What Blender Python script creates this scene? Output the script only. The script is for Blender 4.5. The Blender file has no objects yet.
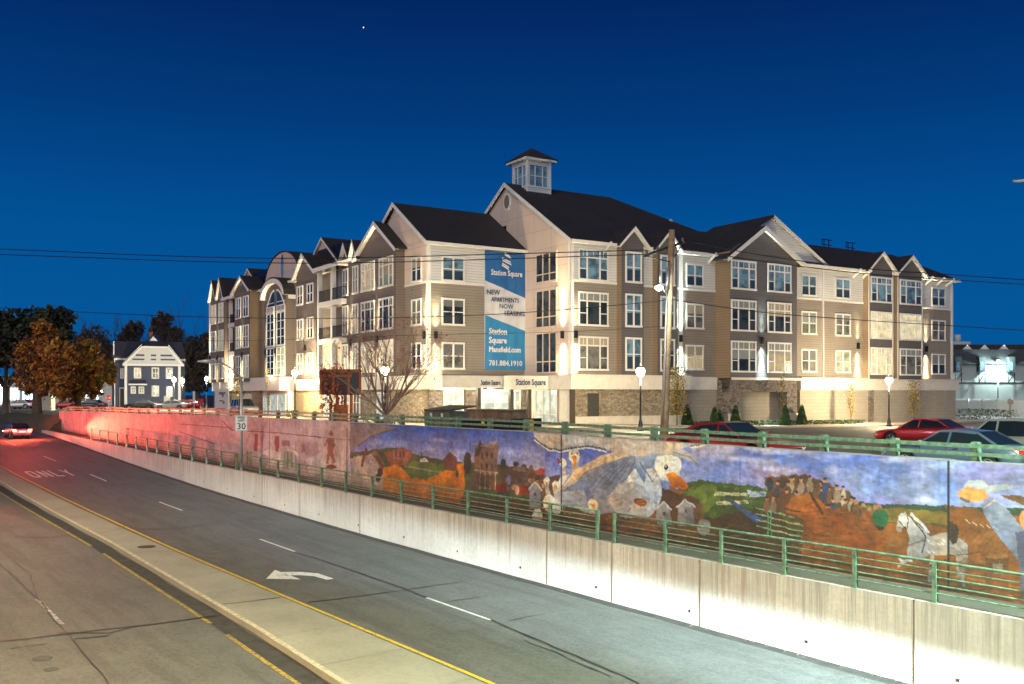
import bpy, bmesh, math, random
import numpy as np
from mathutils import Vector, Matrix, noise as mnoise
random.seed(7); rng=np.random.default_rng(5)
SC=bpy.context.scene; COL=SC.collection
F=955.; CX=512.; HZ=394.; H=7.
# ------------------------------------------------------------------ camera
cam=bpy.data.cameras.new('camera'); co=bpy.data.objects.new('camera',cam); COL.objects.link(co)
co.location=(0,0,H); co.rotation_euler=(math.pi/2,0,0)
cam.sensor_width=36; cam.lens=36*F/1024; cam.shift_y=(HZ-342)/1024; cam.clip_end=3000; cam.clip_start=.3
SC.camera=co
# ------------------------------------------------------------------ materials
MATS={}
def srgb(r,g,b):
    f=lambda c:(c/255/12.92) if c/255<=.04045 else ((c/255+.055)/1.055)**2.4
    return (f(r),f(g),f(b))
class NT:
    def __init__(s,name):
        m=bpy.data.materials.new(name); m.use_nodes=True; s.m=m; s.t=m.node_tree; s.n=s.t.nodes; s.l=s.t.links
        s.b=s.n['Principled BSDF']; s.tc=None
    def add(s,t,**k):
        n=s.n.new(t)
        for a,v in k.items(): setattr(n,a,v)
        return n
    def co(s,out='Object',scale=(1,1,1),rot=(0,0,0)):
        if s.tc is None: s.tc=s.add('ShaderNodeTexCoord')
        mp=s.add('ShaderNodeMapping'); s.l.new(s.tc.outputs[out],mp.inputs[0])
        mp.inputs['Scale'].default_value=scale; mp.inputs['Rotation'].default_value=rot
        return mp.outputs[0]
    def noise(s,scale,detail=4,vec=None,rough=.55):
        n=s.add('ShaderNodeTexNoise'); n.inputs['Scale'].default_value=scale; n.inputs['Detail'].default_value=detail; n.inputs['Roughness'].default_value=rough
        s.l.new(vec if vec is not None else s.co(),n.inputs['Vector']); return n.outputs['Fac']
    def ramp(s,fac,stops,interp='LINEAR'):
        r=s.add('ShaderNodeValToRGB'); s.l.new(fac,r.inputs[0]); e=r.color_ramp.elements; r.color_ramp.interpolation=interp
        while len(e)<len(stops): e.new(.5)
        for i,(p,c) in enumerate(stops):
            e[i].position=p; e[i].color=(*c,1) if not isinstance(c,(int,float)) else (c,c,c,1)
        return r.outputs[0]
    def mix(s,f,a,b,mode='MIX'):
        m=s.add('ShaderNodeMix',data_type='RGBA',blend_type=mode)
        for i,v in ((0,f),(6,a),(7,b)):
            if hasattr(v,'links'): s.l.new(v,m.inputs[i])
            elif i==0: m.inputs[0].default_value=v
            else: m.inputs[i].default_value=(*v,1)
        return m.outputs[2]
    def math(s,op,a,b=None):
        m=s.add('ShaderNodeMath',operation=op)
        for i,v in ((0,a),(1,b)):
            if v is None: continue
            if hasattr(v,'links'): s.l.new(v,m.inputs[i])
            else: m.inputs[i].default_value=v
        return m.outputs[0]
    def bump(s,h,strength=.3,dist=.02):
        b=s.add('ShaderNodeBump'); b.inputs['Strength'].default_value=strength; b.inputs['Distance'].default_value=dist
        s.l.new(h,b.inputs['Height']); s.l.new(b.outputs[0],s.b.inputs['Normal'])
    def base(s,c):
        if hasattr(c,'links'): s.l.new(c,s.b.inputs['Base Color'])
        else: s.b.inputs['Base Color'].default_value=(*c,1)
def mul(c,k): return tuple(min(1,x*k) for x in c)
def plain(name,col,rough=.7,metal=0,var=.12,scale=2.5,bump=0,bs=30,emit=None,es=1,coat=0,spec=None):
    if name in MATS: return MATS[name]
    t=NT(name); t.b.inputs['Roughness'].default_value=rough; t.b.inputs['Metallic'].default_value=metal
    if var:
        f=t.noise(scale,6); t.base(t.ramp(f,[(.3,mul(col,1-var)),(.7,mul(col,1+var))]))
    else: t.base(col)
    if bump: t.bump(t.noise(bs,3),bump,.01)
    if emit: t.b.inputs['Emission Color'].default_value=(*emit,1); t.b.inputs['Emission Strength'].default_value=es
    if coat: t.b.inputs['Coat Weight'].default_value=coat; t.b.inputs['Coat Roughness'].default_value=.08
    if spec is not None: t.b.inputs['Specular IOR Level'].default_value=spec
    MATS[name]=t.m; return t.m
def siding(name,col,pitch=.21):
    t=NT(name); t.b.inputs['Roughness'].default_value=.75
    sx=t.add('ShaderNodeSeparateXYZ'); t.l.new(t.co(),sx.inputs[0])
    fr=t.math('FRACT',t.math('DIVIDE',sx.outputs[2],pitch))
    n=t.noise(.6,5); n2=t.noise(1,3,t.co(scale=(.25,.25,6)))
    c=t.ramp(n,[(.3,mul(col,.88)),(.7,mul(col,1.08))])
    c=t.mix(t.ramp(n2,[(.35,.0),(.65,.22)]),c,mul(col,.8))
    c=t.mix(t.ramp(fr,[(0,.8),(.16,.25),(.2,0)]),c,mul(col,.35))
    t.base(c); t.bump(t.math('SUBTRACT',1.,fr),.8,.02); MATS[name]=t.m; return t.m
def panelmat(name,col,pw=2.4,ph=1.5):
    t=NT(name); t.b.inputs['Roughness'].default_value=.7
    sx=t.add('ShaderNodeSeparateXYZ'); t.l.new(t.co(),sx.inputs[0])
    gx=t.math('FRACT',t.math('DIVIDE',t.math('ADD',sx.outputs[0],sx.outputs[1]),pw)); gz=t.math('FRACT',t.math('DIVIDE',sx.outputs[2],ph))
    l=t.math('MAXIMUM',t.ramp(gx,[(0,1),(.018,0)],'CONSTANT'),t.ramp(gz,[(0,1),(.03,0)],'CONSTANT'))
    c=t.ramp(t.noise(.5,5),[(.3,mul(col,.93)),(.7,mul(col,1.05))])
    t.base(t.mix(t.math('MULTIPLY',l,.45),c,mul(col,.45))); MATS[name]=t.m; return t.m
def stone(name,cols,scale=3.2,stretch=2.0):
    t=NT(name); t.b.inputs['Roughness'].default_value=.9
    v=t.add('ShaderNodeTexVoronoi'); v.inputs['Scale'].default_value=scale; vc=t.co(scale=(1,1,stretch)); t.l.new(vc,v.inputs['Vector'])
    v2=t.add('ShaderNodeTexVoronoi',feature='DISTANCE_TO_EDGE'); v2.inputs['Scale'].default_value=scale; t.l.new(vc,v2.inputs['Vector'])
    sp=t.add('ShaderNodeSeparateColor'); t.l.new(v.outputs['Color'],sp.inputs[0])
    c=t.ramp(sp.outputs[0],[(i/(len(cols)-1),cc) for i,cc in enumerate(cols)])
    c=t.mix(.35,c,t.ramp(t.noise(9,4),[(.3,mul(cols[0],.6)),(.7,mul(cols[-1],1.1))]))
    e=t.ramp(v2.outputs['Distance'],[(0,1),(.06,0)])
    t.base(t.mix(t.math('MULTIPLY',e,.75),c,mul(cols[0],.45))); t.bump(t.ramp(v2.outputs['Distance'],[(0,0),(.12,1)]),.9,.05); MATS[name]=t.m; return t.m
def blockmat(name,c1,c2,mortar,scale,bw=.5,rh=.25,ms=.015,rot=(math.pi/2,0,0)):
    t=NT(name); t.b.inputs['Roughness'].default_value=.9
    sx=t.add('ShaderNodeSeparateXYZ'); t.l.new(t.co(),sx.inputs[0]); cb=t.add('ShaderNodeCombineXYZ')
    t.l.new(t.math('ADD',sx.outputs[0],sx.outputs[1]),cb.inputs[0]); t.l.new(sx.outputs[2],cb.inputs[1])
    b=t.add('ShaderNodeTexBrick'); t.l.new(cb.outputs[0],b.inputs['Vector']); b.inputs['Scale'].default_value=scale
    for k,v in (('Color1',c1),('Color2',c2),('Mortar',mortar)): b.inputs[k].default_value=(*v,1)
    b.inputs['Mortar Size'].default_value=ms; b.inputs['Brick Width'].default_value=bw; b.inputs['Row Height'].default_value=rh
    t.base(t.mix(t.ramp(t.noise(.8,5),[(.3,0.),(.7,.35)]),b.outputs['Color'],mul(c1,.7))); t.bump(b.outputs['Fac'],-.4,.01); MATS[name]=t.m; return t.m
def concrete(name,col,streak=.6,dark=.35,rust=0.,speck=1):
    t=NT(name); t.b.inputs['Roughness'].default_value=.88
    n=t.noise(.35,8); c=t.ramp(n,[(.3,mul(col,.78)),(.7,mul(col,1.15))])
    st=t.noise(1,6,t.co(scale=(6,6,.22)),.75); st2=t.noise(1,5,t.co(scale=(24,24,.5)),.65)
    hf=t.add('ShaderNodeAttribute',attribute_name='hfrac').outputs['Fac']
    sx=t.add('ShaderNodeSeparateXYZ'); t.l.new(t.co('Generated'),sx.inputs[0])
    top=t.ramp(t.math('ADD',hf,t.math('MULTIPLY',t.math('SUBTRACT',t.noise(1,3,t.co(scale=(2.5,2.5,.1))),.5),1.3)),[(.3,.12),(.95,1.)]); m=t.math('MULTIPLY',t.ramp(st,[(.46,0),(.62,1)]),top); m2=t.math('MULTIPLY',t.ramp(st2,[(.5,0),(.66,1)]),top)
    c=t.mix(t.math('MULTIPLY',m,streak),c,mul(col,dark)); c=t.mix(t.math('MULTIPLY',m2,streak*.7),c,mul(col,dark*.9))
    if rust:
        r=t.noise(1,3,t.co(scale=(3.,3.,.05))); c=t.mix(t.math('MULTIPLY',t.math('MULTIPLY',t.ramp(r,[(.56,0),(.7,1)]),rust),top),c,(.36,.2,.09))
    c=t.mix(t.ramp(t.noise(22,4,None,.8),[(.5,0.),(.68,.35)]),c,mul(col,.5))
    c=t.mix(t.ramp(t.noise(6,5,None,.75),[(.46,0.),(.62,.32)]),c,mul(col,.6))
    g=t.noise(1.1,9,t.co(scale=(1,1,1.6)),.7); c=t.mix(t.math('MULTIPLY',t.ramp(g,[(.55,0),(.75,1)]),.4),c,mul(col,.5))
    t.base(c); t.bump(t.noise(14,6),.35,.01); MATS[name]=t.m; return t.m
def asphalt(name,col,patch=.3,sp=260):
    t=NT(name); t.b.inputs['Roughness'].default_value=.78
    c=t.ramp(t.noise(.22,8,None,.6),[(.3,mul(col,1-patch)),(.7,mul(col,1+patch))])
    c=t.mix(t.math('MULTIPLY',t.ramp(t.noise(1,5,t.co(scale=(.05,1.1,1))),[(.45,0),(.7,1)]),.35),c,mul(col,.6))
    c=t.mix(t.ramp(t.noise(sp/4,2),[(.35,0.),(.75,.5)]),c,mul(col,1.9)); c=t.mix(t.ramp(t.noise(18,4,None,.7),[(.5,0.),(.8,.45)]),c,mul(col,.55))
    c=t.mix(t.ramp(t.noise(2.5,7,None,.75),[(.62,0.),(.72,.35)]),c,mul(col,.5))
    c=t.mix(t.ramp(t.noise(1,6,t.co(scale=(.12,2.6,1)),.7),[(.5,0.),(.68,.45)]),c,mul(col,1.55))
    c=t.mix(t.ramp(t.noise(1,6,t.co(scale=(.5,.16,1)),.7),[(.56,0.),(.62,.3)]),c,mul(col,.62))
    c=t.mix(t.ramp(t.noise(9,5,None,.8),[(.64,0.),(.7,.6)]),c,mul(col,.35))
    c=t.mix(t.ramp(t.noise(26,3,None,.8),[(.42,0.),(.62,.55)]),c,mul(col,1.75)); c=t.mix(t.ramp(t.noise(34,3,None,.8),[(.5,0.),(.66,.6)]),c,mul(col,.45))
    c=t.mix(t.ramp(t.noise(7,4,None,.75),[(.44,0.),(.6,.5)]),c,mul(col,.55)); c=t.mix(t.ramp(t.noise(11,4,None,.75),[(.5,0.),(.62,.45)]),c,mul(col,1.9))
    c=t.mix(t.ramp(t.noise(.9,6,None,.65),[(.46,0.),(.6,.35)]),c,mul(col,1.6)); c=t.mix(t.ramp(t.noise(1,5,t.co(scale=(.16,1.6,1)),.65),[(.5,0.),(.6,.4)]),c,mul(col,.6))
    t.base(c); t.bump(t.noise(40,4,None,.8),.7,.015); MATS[name]=t.m; return t.m
def paintmark(name,col,base,wear=.5):
    t=NT(name); t.b.inputs['Roughness'].default_value=.7
    t.base(t.mix(t.ramp(t.noise(7,9,None,.8),[(wear-.06,0.),(wear+.08,1.)]),col,base)); MATS[name]=t.m; return t.m
def carpaint(name,col,metal=.4):
    t=NT(name); t.base(col); t.b.inputs['Metallic'].default_value=metal; t.b.inputs['Roughness'].default_value=.34
    t.b.inputs['Coat Weight'].default_value=.7; t.b.inputs['Coat Roughness'].default_value=.06
    t.bump(t.noise(2.2,3),.06,.01); MATS[name]=t.m; return t.m
def emitmat(name,col,s):
    return plain(name,mul(col,.6),.4,0,0,emit=col,es=s)
def glassdark(name,col,rough=.08,emit=None,es=0,vary=True):
    t=NT(name); t.b.inputs['Roughness'].default_value=rough; t.b.inputs['IOR'].default_value=1.5
    if vary:
        n=t.noise(1.1,4,None,.6); t.base(t.ramp(n,[(.35,mul(col,.45)),(.6,mul(col,1.25))],'EASE'))
    else: t.base(col)
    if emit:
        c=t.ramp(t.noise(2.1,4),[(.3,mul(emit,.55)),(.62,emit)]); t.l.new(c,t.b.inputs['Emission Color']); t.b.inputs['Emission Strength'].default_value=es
    MATS[name]=t.m; return t.m
def shingle(name,col):
    t=NT(name); t.b.inputs['Roughness'].default_value=.92
    sx=t.add('ShaderNodeSeparateXYZ'); t.l.new(t.co(),sx.inputs[0]); fr=t.math('FRACT',t.math('DIVIDE',sx.outputs[2],.14))
    c=t.ramp(t.noise(3.5,6,t.co(scale=(1,1,4)),.8),[(.3,mul(col,.4)),(.7,mul(col,1.9))]); c=t.mix(t.ramp(fr,[(0,.7),(.25,0)]),c,mul(col,.25)); c=t.mix(t.ramp(t.noise(.4,4),[(.35,0),(.7,.5)]),c,mul(col,1.8))
    t.base(c); t.bump(t.noise(14,3),.5,.02); MATS[name]=t.m; return t.m
# palette
M=dict(
 tan=siding('tan_siding',(.30,.26,.215)), dark=siding('dark_grey_siding',(.125,.118,.125)), brown=siding('brown_warm_lit_siding',(.27,.19,.12)),
 grey=siding('grey_brown_siding',(.19,.155,.135)),
 white=siding('white_siding',(.72,.72,.7)), pink=panelmat('pale_panel',(.72,.57,.47)), trim=plain('white_trim',(.78,.76,.72),.6,var=.05),
 fascia=plain('cream_fascia',(.72,.68,.6),.7,var=.08), roof=shingle('dark_shingle',(.026,.023,.024)),
 stone=stone('tan_fieldstone',[(.16,.12,.08),(.36,.28,.18),(.5,.42,.3),(.25,.2,.15),(.42,.36,.28)]),
 gstone=stone('grey_fieldstone',[(.1,.09,.08),(.24,.2,.17),(.36,.32,.29),(.2,.15,.12)],3.),
 block=blockmat('split_block',(.42,.37,.3),(.37,.33,.27),(.27,.24,.2),1.,.62,.3,.012),
 plinth=plain('cast_stone_plinth',(.6,.55,.46),.8), black=plain('black_metal',(.012,.012,.013),.45,.3,var=0), greensteel=plain('green_painted_steel',(.125,.205,.135),.6,.1,.5,7,.4,20),
 steel=plain('galvanised_steel',(.45,.46,.46),.5,.6), rubber=plain('tyre_rubber',(.015,.015,.016),.9,var=0), rim=plain('alloy_rim',(.5,.5,.52),.35,.8,var=0),
 pane_dark=glassdark('window_glass_dark',(.035,.045,.05)), pane_blue=glassdark('window_glass_sky_blinds',(.15,.27,.37),.22),pane_warm=glassdark('window_glass_warm_glow',(.10,.085,.06),.12,(.9,.68,.36),.24),pane_green=glassdark('window_glass_painted_reflection',(.075,.085,.055),.1,(.7,.68,.42),.10),  # blinds, sky, green and cream reflections and room glow painted into panes
 pane_mix=glassdark('window_glass_curtain_reflection',(.16,.16,.14),.15), pane_lit=glassdark('window_glass_lit',(.3,.26,.18),.2,(.95,.82,.5),.36),  # curtain pane lightened to carry cream reflections in its colour
 pane_dim=glassdark('window_glass_dim_lit',(.3,.3,.22),.2,(.7,.75,.5),.12),
 pane_shop=glassdark('shopfront_glass_lit',(.3,.34,.3),.15,(.80,.95,.86),.2),
 door=plain('dark_door',(.05,.048,.04),.5), wood=plain('weathered_wood',(.42,.27,.15),.9,var=.4,scale=3,bump=.4,bs=12),
 bark=plain('bark',(.09,.07,.055),.95,var=.4,scale=5,bump=.6,bs=12),
 hedge=plain('evergreen_leaf',(.035,.075,.02),.8,var=.6,scale=3), asphalt=asphalt('asphalt_road',(.078,.078,.074),.34), asphalt2=asphalt('asphalt_street',(.05,.048,.045)),
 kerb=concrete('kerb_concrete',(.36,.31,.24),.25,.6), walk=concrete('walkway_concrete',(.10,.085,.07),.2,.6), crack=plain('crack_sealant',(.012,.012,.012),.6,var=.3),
 lowwall=concrete('stained_concrete',(.54,.51,.46),.62,.34,.5), wall2=concrete('wall_concrete',(.4,.37,.34),.5,.4,.1),
 sidewalk=concrete('sidewalk_concrete',(.42,.37,.29),.1,.7),
 yellow=paintmark('yellow_paint',(.55,.37,.03),(.09,.08,.05),.56), yellow2=paintmark('worn_yellow_paint',(.4,.27,.04),(.07,.065,.05),.5), whitep=paintmark('white_paint',(.62,.62,.6),(.09,.09,.085),.58),
 whitew=paintmark('worn_white_paint',(.5,.5,.48),(.08,.08,.075),.46),
 chrome=plain('chrome',(.6,.6,.6),.15,.95,var=0), carglass=plain('car_glass',(.015,.018,.02),.04,var=0,spec=.8), plate=plain('white_plate',(.7,.7,.7),.5,var=0),
 redlamp=plain('tail_lamp',(.35,.01,.01),.2,var=0,emit=(1,.03,.02),es=.5), redlit=emitmat('tail_lamp_lit',(1,.05,.02),25), headlamp=plain('headlamp_lens',(.6,.6,.6),.1,var=0), headlit=emitmat('headlamp_lit',(1,.95,.85),25),
 lampwarm=emitmat('warm_lamp_globe',(1,.80,.45),14), lampcool=emitmat('cool_lamp_globe',(.75,.93,1),16),
)
# ------------------------------------------------------------------ mesh builder
class MB:
    def __init__(s): s.v=[];s.f=[];s.mi=[];s.sm=[]
    def face(s,pts,mi=0,sm=False):
        b=len(s.v); s.v+= [tuple(p) for p in pts]; s.f.append(tuple(range(b,b+len(pts)))); s.mi.append(mi); s.sm.append(sm)
    def box(s,x0,x1,y0,y1,z0,z1,mi=0,mis=None):
        if x0>x1:x0,x1=x1,x0
        if y0>y1:y0,y1=y1,y0
        b=len(s.v); s.v+=[(x0,y0,z0),(x1,y0,z0),(x1,y1,z0),(x0,y1,z0),(x0,y0,z1),(x1,y0,z1),(x1,y1,z1),(x0,y1,z1)]
        fs=[(0,3,2,1),(4,5,6,7),(0,1,5,4),(1,2,6,5),(2,3,7,6),(3,0,4,7)]  # bottom top -y +x +y -x
        for i,f in enumerate(fs): s.f.append(tuple(b+k for k in f)); s.mi.append(mi if mis is None else mis[i]); s.sm.append(False)
        return s
    def prism(s,pts,off,mi=0,mside=None):   # pts: planar 3d polygon, off: extrusion vector
        n=len(pts); b=len(s.v); o=Vector(off); P=[Vector(p) for p in pts]
        s.v+=[tuple(p) for p in P]+[tuple(p+o) for p in P]
        s.f.append(tuple(range(b,b+n))); s.mi.append(mi); s.sm.append(False)
        s.f.append(tuple(range(b+2*n-1,b+n-1,-1))); s.mi.append(mi); s.sm.append(False)
        for i in range(n):
            j=(i+1)%n; s.f.append((b+i,b+n+i,b+n+j,b+j)); s.mi.append(mi if mside is None else mside); s.sm.append(False)
        return s
    def tube(s,path,rad,n=8,mi=0,caps=True):
        P=[Vector(p) for p in path]; R=rad if isinstance(rad,(list,tuple)) else [rad]*len(P); rings=[]
        up=None
        for i,p in enumerate(P):
            d=(P[min(i+1,len(P)-1)]-P[max(i-1,0)])
            if d.length<1e-9: d=Vector((0,0,1))
            d.normalize()
            if up is None:
                a=Vector((0,0,1)) if abs(d.z)<.9 else Vector((1,0,0)); up=d.cross(a).normalized()
            up=(up-d*up.dot(d)); up=up.normalized() if up.length>1e-6 else d.orthogonal().normalized(); w=d.cross(up)
            b=len(s.v); rings.append(b)
            for k in range(n):
                a=2*math.pi*k/n; s.v.append(tuple(p+(up*math.cos(a)+w*math.sin(a))*R[i]))
        for r0,r1 in zip(rings,rings[1:]):
            for k in range(n):
                s.f.append((r0+k,r0+(k+1)%n,r1+(k+1)%n,r1+k)); s.mi.append(mi); s.sm.append(True)
        if caps:
            s.f.append(tuple(rings[0]+k for k in range(n))[::-1]); s.mi.append(mi); s.sm.append(False)
            s.f.append(tuple(rings[-1]+k for k in range(n))); s.mi.append(mi); s.sm.append(False)
        return s
    def lathe(s,prof,c=(0,0,0),n=16,mi=0):
        rings=[]
        for r,z in prof:
            b=len(s.v); rings.append(b)
            for k in range(n):
                a=2*math.pi*k/n; s.v.append((c[0]+r*math.cos(a),c[1]+r*math.sin(a),c[2]+z))
        for r0,r1 in zip(rings,rings[1:]):
            for k in range(n): s.f.append((r0+k,r0+(k+1)%n,r1+(k+1)%n,r1+k)); s.mi.append(mi); s.sm.append(True)
        s.f.append(tuple(rings[0]+k for k in range(n))[::-1]); s.mi.append(mi); s.sm.append(False)
        s.f.append(tuple(rings[-1]+k for k in range(n))); s.mi.append(mi); s.sm.append(False)
        return s
    def build(s,name,mats,parent=None,loc=(0,0,0),rotz=0.,bevel=0):
        me=bpy.data.meshes.new(name); me.from_pydata(s.v,[],s.f)
        if not isinstance(mats,(list,tuple)): mats=[mats]
        for m in mats: me.materials.append(m if not isinstance(m,str) else M[m])
        me.polygons.foreach_set('material_index',s.mi); me.polygons.foreach_set('use_smooth',s.sm); me.update()
        o=bpy.data.objects.new(name,me); COL.objects.link(o); o.location=loc; o.rotation_euler=(0,0,rotz)
        if parent: o.parent=parent
        if bevel:
            b=o.modifiers.new('bevel','BEVEL'); b.width=bevel; b.segments=2; b.limit_method='ANGLE'
        return o
def tag(o,label=None,cat=None,group=None,kind=None):
    for k,v in (('label',label),('category',cat),('group',group),('kind',kind)):
        if v: o[k]=v
    return o
def thing(name,label,cat,loc=(0,0,0),rotz=0,group=None):
    o=bpy.data.objects.new(name,None); o.empty_display_size=.3; COL.objects.link(o); o.location=loc; o.rotation_euler=(0,0,rotz)
    return tag(o,label,cat,group)
def structure(o): o['kind']='structure'; return o
def light(kind,name,loc,parent,power,col,rad=.1,rot=None,**k):
    l=bpy.data.lights.new(name,kind); l.energy=power; l.color=col
    if kind in('POINT','SPOT'): l.shadow_soft_size=rad
    for a,v in k.items(): setattr(l,a,v)
    o=bpy.data.objects.new(name,l); COL.objects.link(o); o.location=loc
    if rot: o.rotation_euler=rot
    if parent: o.parent=parent
    return o
def textmesh(name,body,size,mat,parent,mtx,align='CENTER',ext=.004,xs=1.,bold=0.):
    c=bpy.data.curves.new(name,'FONT'); c.body=body; c.size=size; c.align_x=align; c.extrude=ext;  c.resolution_u=2
    o=bpy.data.objects.new(name,c); COL.objects.link(o); dg=bpy.context.evaluated_depsgraph_get(); dg.update()
    me=bpy.data.meshes.new_from_object(o.evaluated_get(dg)); bpy.data.objects.remove(o); bpy.data.curves.remove(c)
    if bold:
        n=len(me.vertices); co_=np.zeros(n*3,np.float32); me.vertices.foreach_get('co',co_); co_=co_.reshape(-1,3); fs=[tuple(p.vertices) for p in me.polygons]; V=[];Fs=[]
        for k,(dx,dy) in enumerate(((0,0),(bold,0),(bold/2,bold*.6),(bold/2,-bold*.6))):
            V+=[(a+dx,b+dy,c_+k*.0012) for a,b,c_ in co_]; Fs+=[tuple(i+k*n for i in f) for f in fs]
        me=bpy.data.meshes.new(name); me.from_pydata(V,[],Fs)
    me.transform(Matrix.Diagonal((xs,1,1,1))); me.transform(mtx); me.materials.clear(); me.materials.append(mat if not isinstance(mat,str) else M[mat])
    me.name=name; ob=bpy.data.objects.new(name,me); COL.objects.link(ob)
    if parent: ob.parent=parent
    return ob
# ------------------------------------------------------------------ road frame: local x = s (away), local y = -p
Rv=Vector(((-225-CX)/F,1)).normalized(); Pv=Vector((Rv.y,-Rv.x)); RROT=math.atan2(Rv.y,Rv.x)
PL,PU=21.69,23.31
def rw(s,p,z): q=Rv*s+Pv*p; return Vector((q.x,q.y,z))
_S=[-80,0,12.6,20,30,40,54,61,71,85,98,112,130,150,170]
_Z=[-.6,-.05,0,.13,.29,.47,.82,1.03,1.43,2.08,2.68,3.25,4.0,4.6,4.69]
def zr(s): return float(np.interp(s,_S,_Z))
_LS=[-20,10,14,21,36,41,46,54,62,72,82,88,104]; _LZ=[2.0,2.04,2.06,2.1,2.19,2.26,2.34,2.46,2.54,2.73,2.92,3.0,3.3]
def zl(s): return float(np.interp(s,_LS,_LZ))
_US=[-40,10,20,25,30,50,65,77,98,107]; _UZ=[5.2,5.33,5.41,5.46,5.54,5.58,5.56,5.44,5.36,5.26]
def zu(s): return float(np.interp(s,_US,_UZ))
def s_at(p,px):
    k=(px-CX)/F; return (k*Pv.y*p-Pv.x*p)/(Rv.x-k*Rv.y)
def sz_at(p,px,py):
    s=s_at(p,px); Y=(Rv*s+Pv*p).y; return s,H-(py-HZ)*Y/F
def road_at(px,py):
    z=0
    for i in range(60):
        Y=(H-z)*F/(py-HZ); q=Vector(((px-CX)/F*Y,Y)); s=q.dot(Rv); z=.5*z+.5*zr(s)
    return s,q.dot(Pv)
def smooth(a,b,x): t=min(1,max(0,(x-a)/(b-a))); return t*t*(3-2*t)
def gz(x,y): return 4.7-.42*smooth(3,20,x)*(1-smooth(90,130,y))
def wpt(px,py,Y): return Vector(((px-CX)/F*Y,Y,H-(py-HZ)*Y/F))
def gpt(px,Y):
    x=(px-CX)/F*Y; return Vector((x,Y,gz(x,Y)))
# ================================================================== SETTING
# lower road
SS=[-80,-60,-40,-20,-10]+[i*2. for i in range(-2,88)]
m=MB()
for a,b in zip(SS,SS[1:]):
    m.face([(a,8,zr(a)),(a,-PL,zr(a)),(b,-PL,zr(b)),(b,8,zr(b))][::-1],0,True)
structure(m.build('road','asphalt',rotz=RROT))
# upper ground: grid in world coords clipped to p > PU+.3
def upper_patch(name,mat,s0,s1,p0,p1,ns,np_,dz=0.,zf=None):
    m=MB(); 
    for i in range(ns):
        for j in range(np_):
            q=[]
            for (a,b) in ((i,j),(i+1,j),(i+1,j+1),(i,j+1)):
                s=s0+(s1-s0)*(a/ns); p=p0+(p1-p0)*((b/np_)**2); w=rw(s,p,0); q.append((s,-p,gz(w.x,w.y)+dz))
            m.face(q,0,True)
    return structure(m.build(name,mat,rotz=RROT))
upper_patch('street','asphalt2',-200,175,PU+.3,420,60,60)
m=MB(); m.box(175,1600,-1400,1400,4.2,4.7); structure(m.build('ground','asphalt2',rotz=RROT))
m=MB(); m.box(-200,175,8,500,4.2,4.7); m.box(-80,175,-8,8.01,-1,-.9) ; structure(m.build('left_ground','asphalt2',rotz=RROT))
m=MB()
for a,b in zip(SS,SS[1:]):
    if a>=106: m.face([(a,-PL,zr(a)),(a,-PU-.3,4.71),(b,-PU-.3,4.71),(b,-PL,zr(b))][::-1],0,True)
m.face([(106,-PL,zr(106)-.2),(106,-PU-.3,zr(106)-.2),(106,-PU-.3,4.71),(106,-PL,zr(106))])
structure(m.build('grass_bank',plain('dry_grass',(.09,.085,.05),.95,var=.5,scale=4,bump=.6),rotz=RROT))
# far side wall of the underpass (left, outside the picture)
m=MB(); m.box(-80,150,8,8.35,-1.2,5.3); o=m.build('retaining_wall','wall2',rotz=RROT); tag(o,'plain concrete retaining wall along the left side of the sunken road','wall')
# median
def strip(name,mat,pts,z0,w=None,kind=True,parent=None):  # pts list (s,p0,p1)
    m=MB()
    for (a,a0,a1),(b,b0,b1) in zip(pts,pts[1:]):
        n=max(1,int(abs(b-a)/2))
        for i in range(n):
            t0,t1=i/n,(i+1)/n; s0,s1=a+(b-a)*t0,a+(b-a)*t1
            c0,c1=a0+(b0-a0)*t0,a0+(b0-a0)*t1; e0,e1=a1+(b1-a1)*t0,a1+(b1-a1)*t1
            m.face([(s0,-c0,zr(s0)+z0),(s1,-c1,zr(s1)+z0),(s1,-e1,zr(s1)+z0),(s0,-e0,zr(s0)+z0)],0,False)
    o=m.build(name,mat,rotz=RROT,parent=parent)
    if kind: structure(o)
    return o
def medL(s): return float(np.interp(s,[-20,0,20,26,42,70,110],[9.0,9.7,10.4,10.75,11.25,11.25,11.3]))
def medR(s): return float(np.interp(s,[-20,18,30,44,75,110],[13.1,13.1,12.98,12.78,12.6,12.3]))
m=MB(); ms=[-30,-20,-10]+[i*2. for i in range(0,56)]
for a,b in zip(ms,ms[1:]):
    for c,d,za,zb in ((medL(a),medL(b),.15,.15),):
        A=(a,-medL(a));B=(b,-medL(b));C=(b,-medR(b));D=(a,-medR(a)); h=.16
        m.face([(*A,zr(a)+h),(*B,zr(b)+h),(*C,zr(b)+h),(*D,zr(a)+h)])
        m.face([(*A,zr(a)-.1),(*B,zr(b)-.1),(*B,zr(b)+h),(*A,zr(a)+h)])
        m.face([(*D,zr(a)+h),(*C,zr(b)+h),(*C,zr(b)-.1),(*D,zr(a)-.1)])
a=110; m.face([(a,-medL(a),zr(a)-.1),(a,-medL(a),zr(a)+.16),(a,-medR(a),zr(a)+.16),(a,-medR(a),zr(a)-.1)])
structure(m.build('median',concrete('median_concrete',(.27,.25,.205),.65,.45),rotz=RROT))
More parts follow.
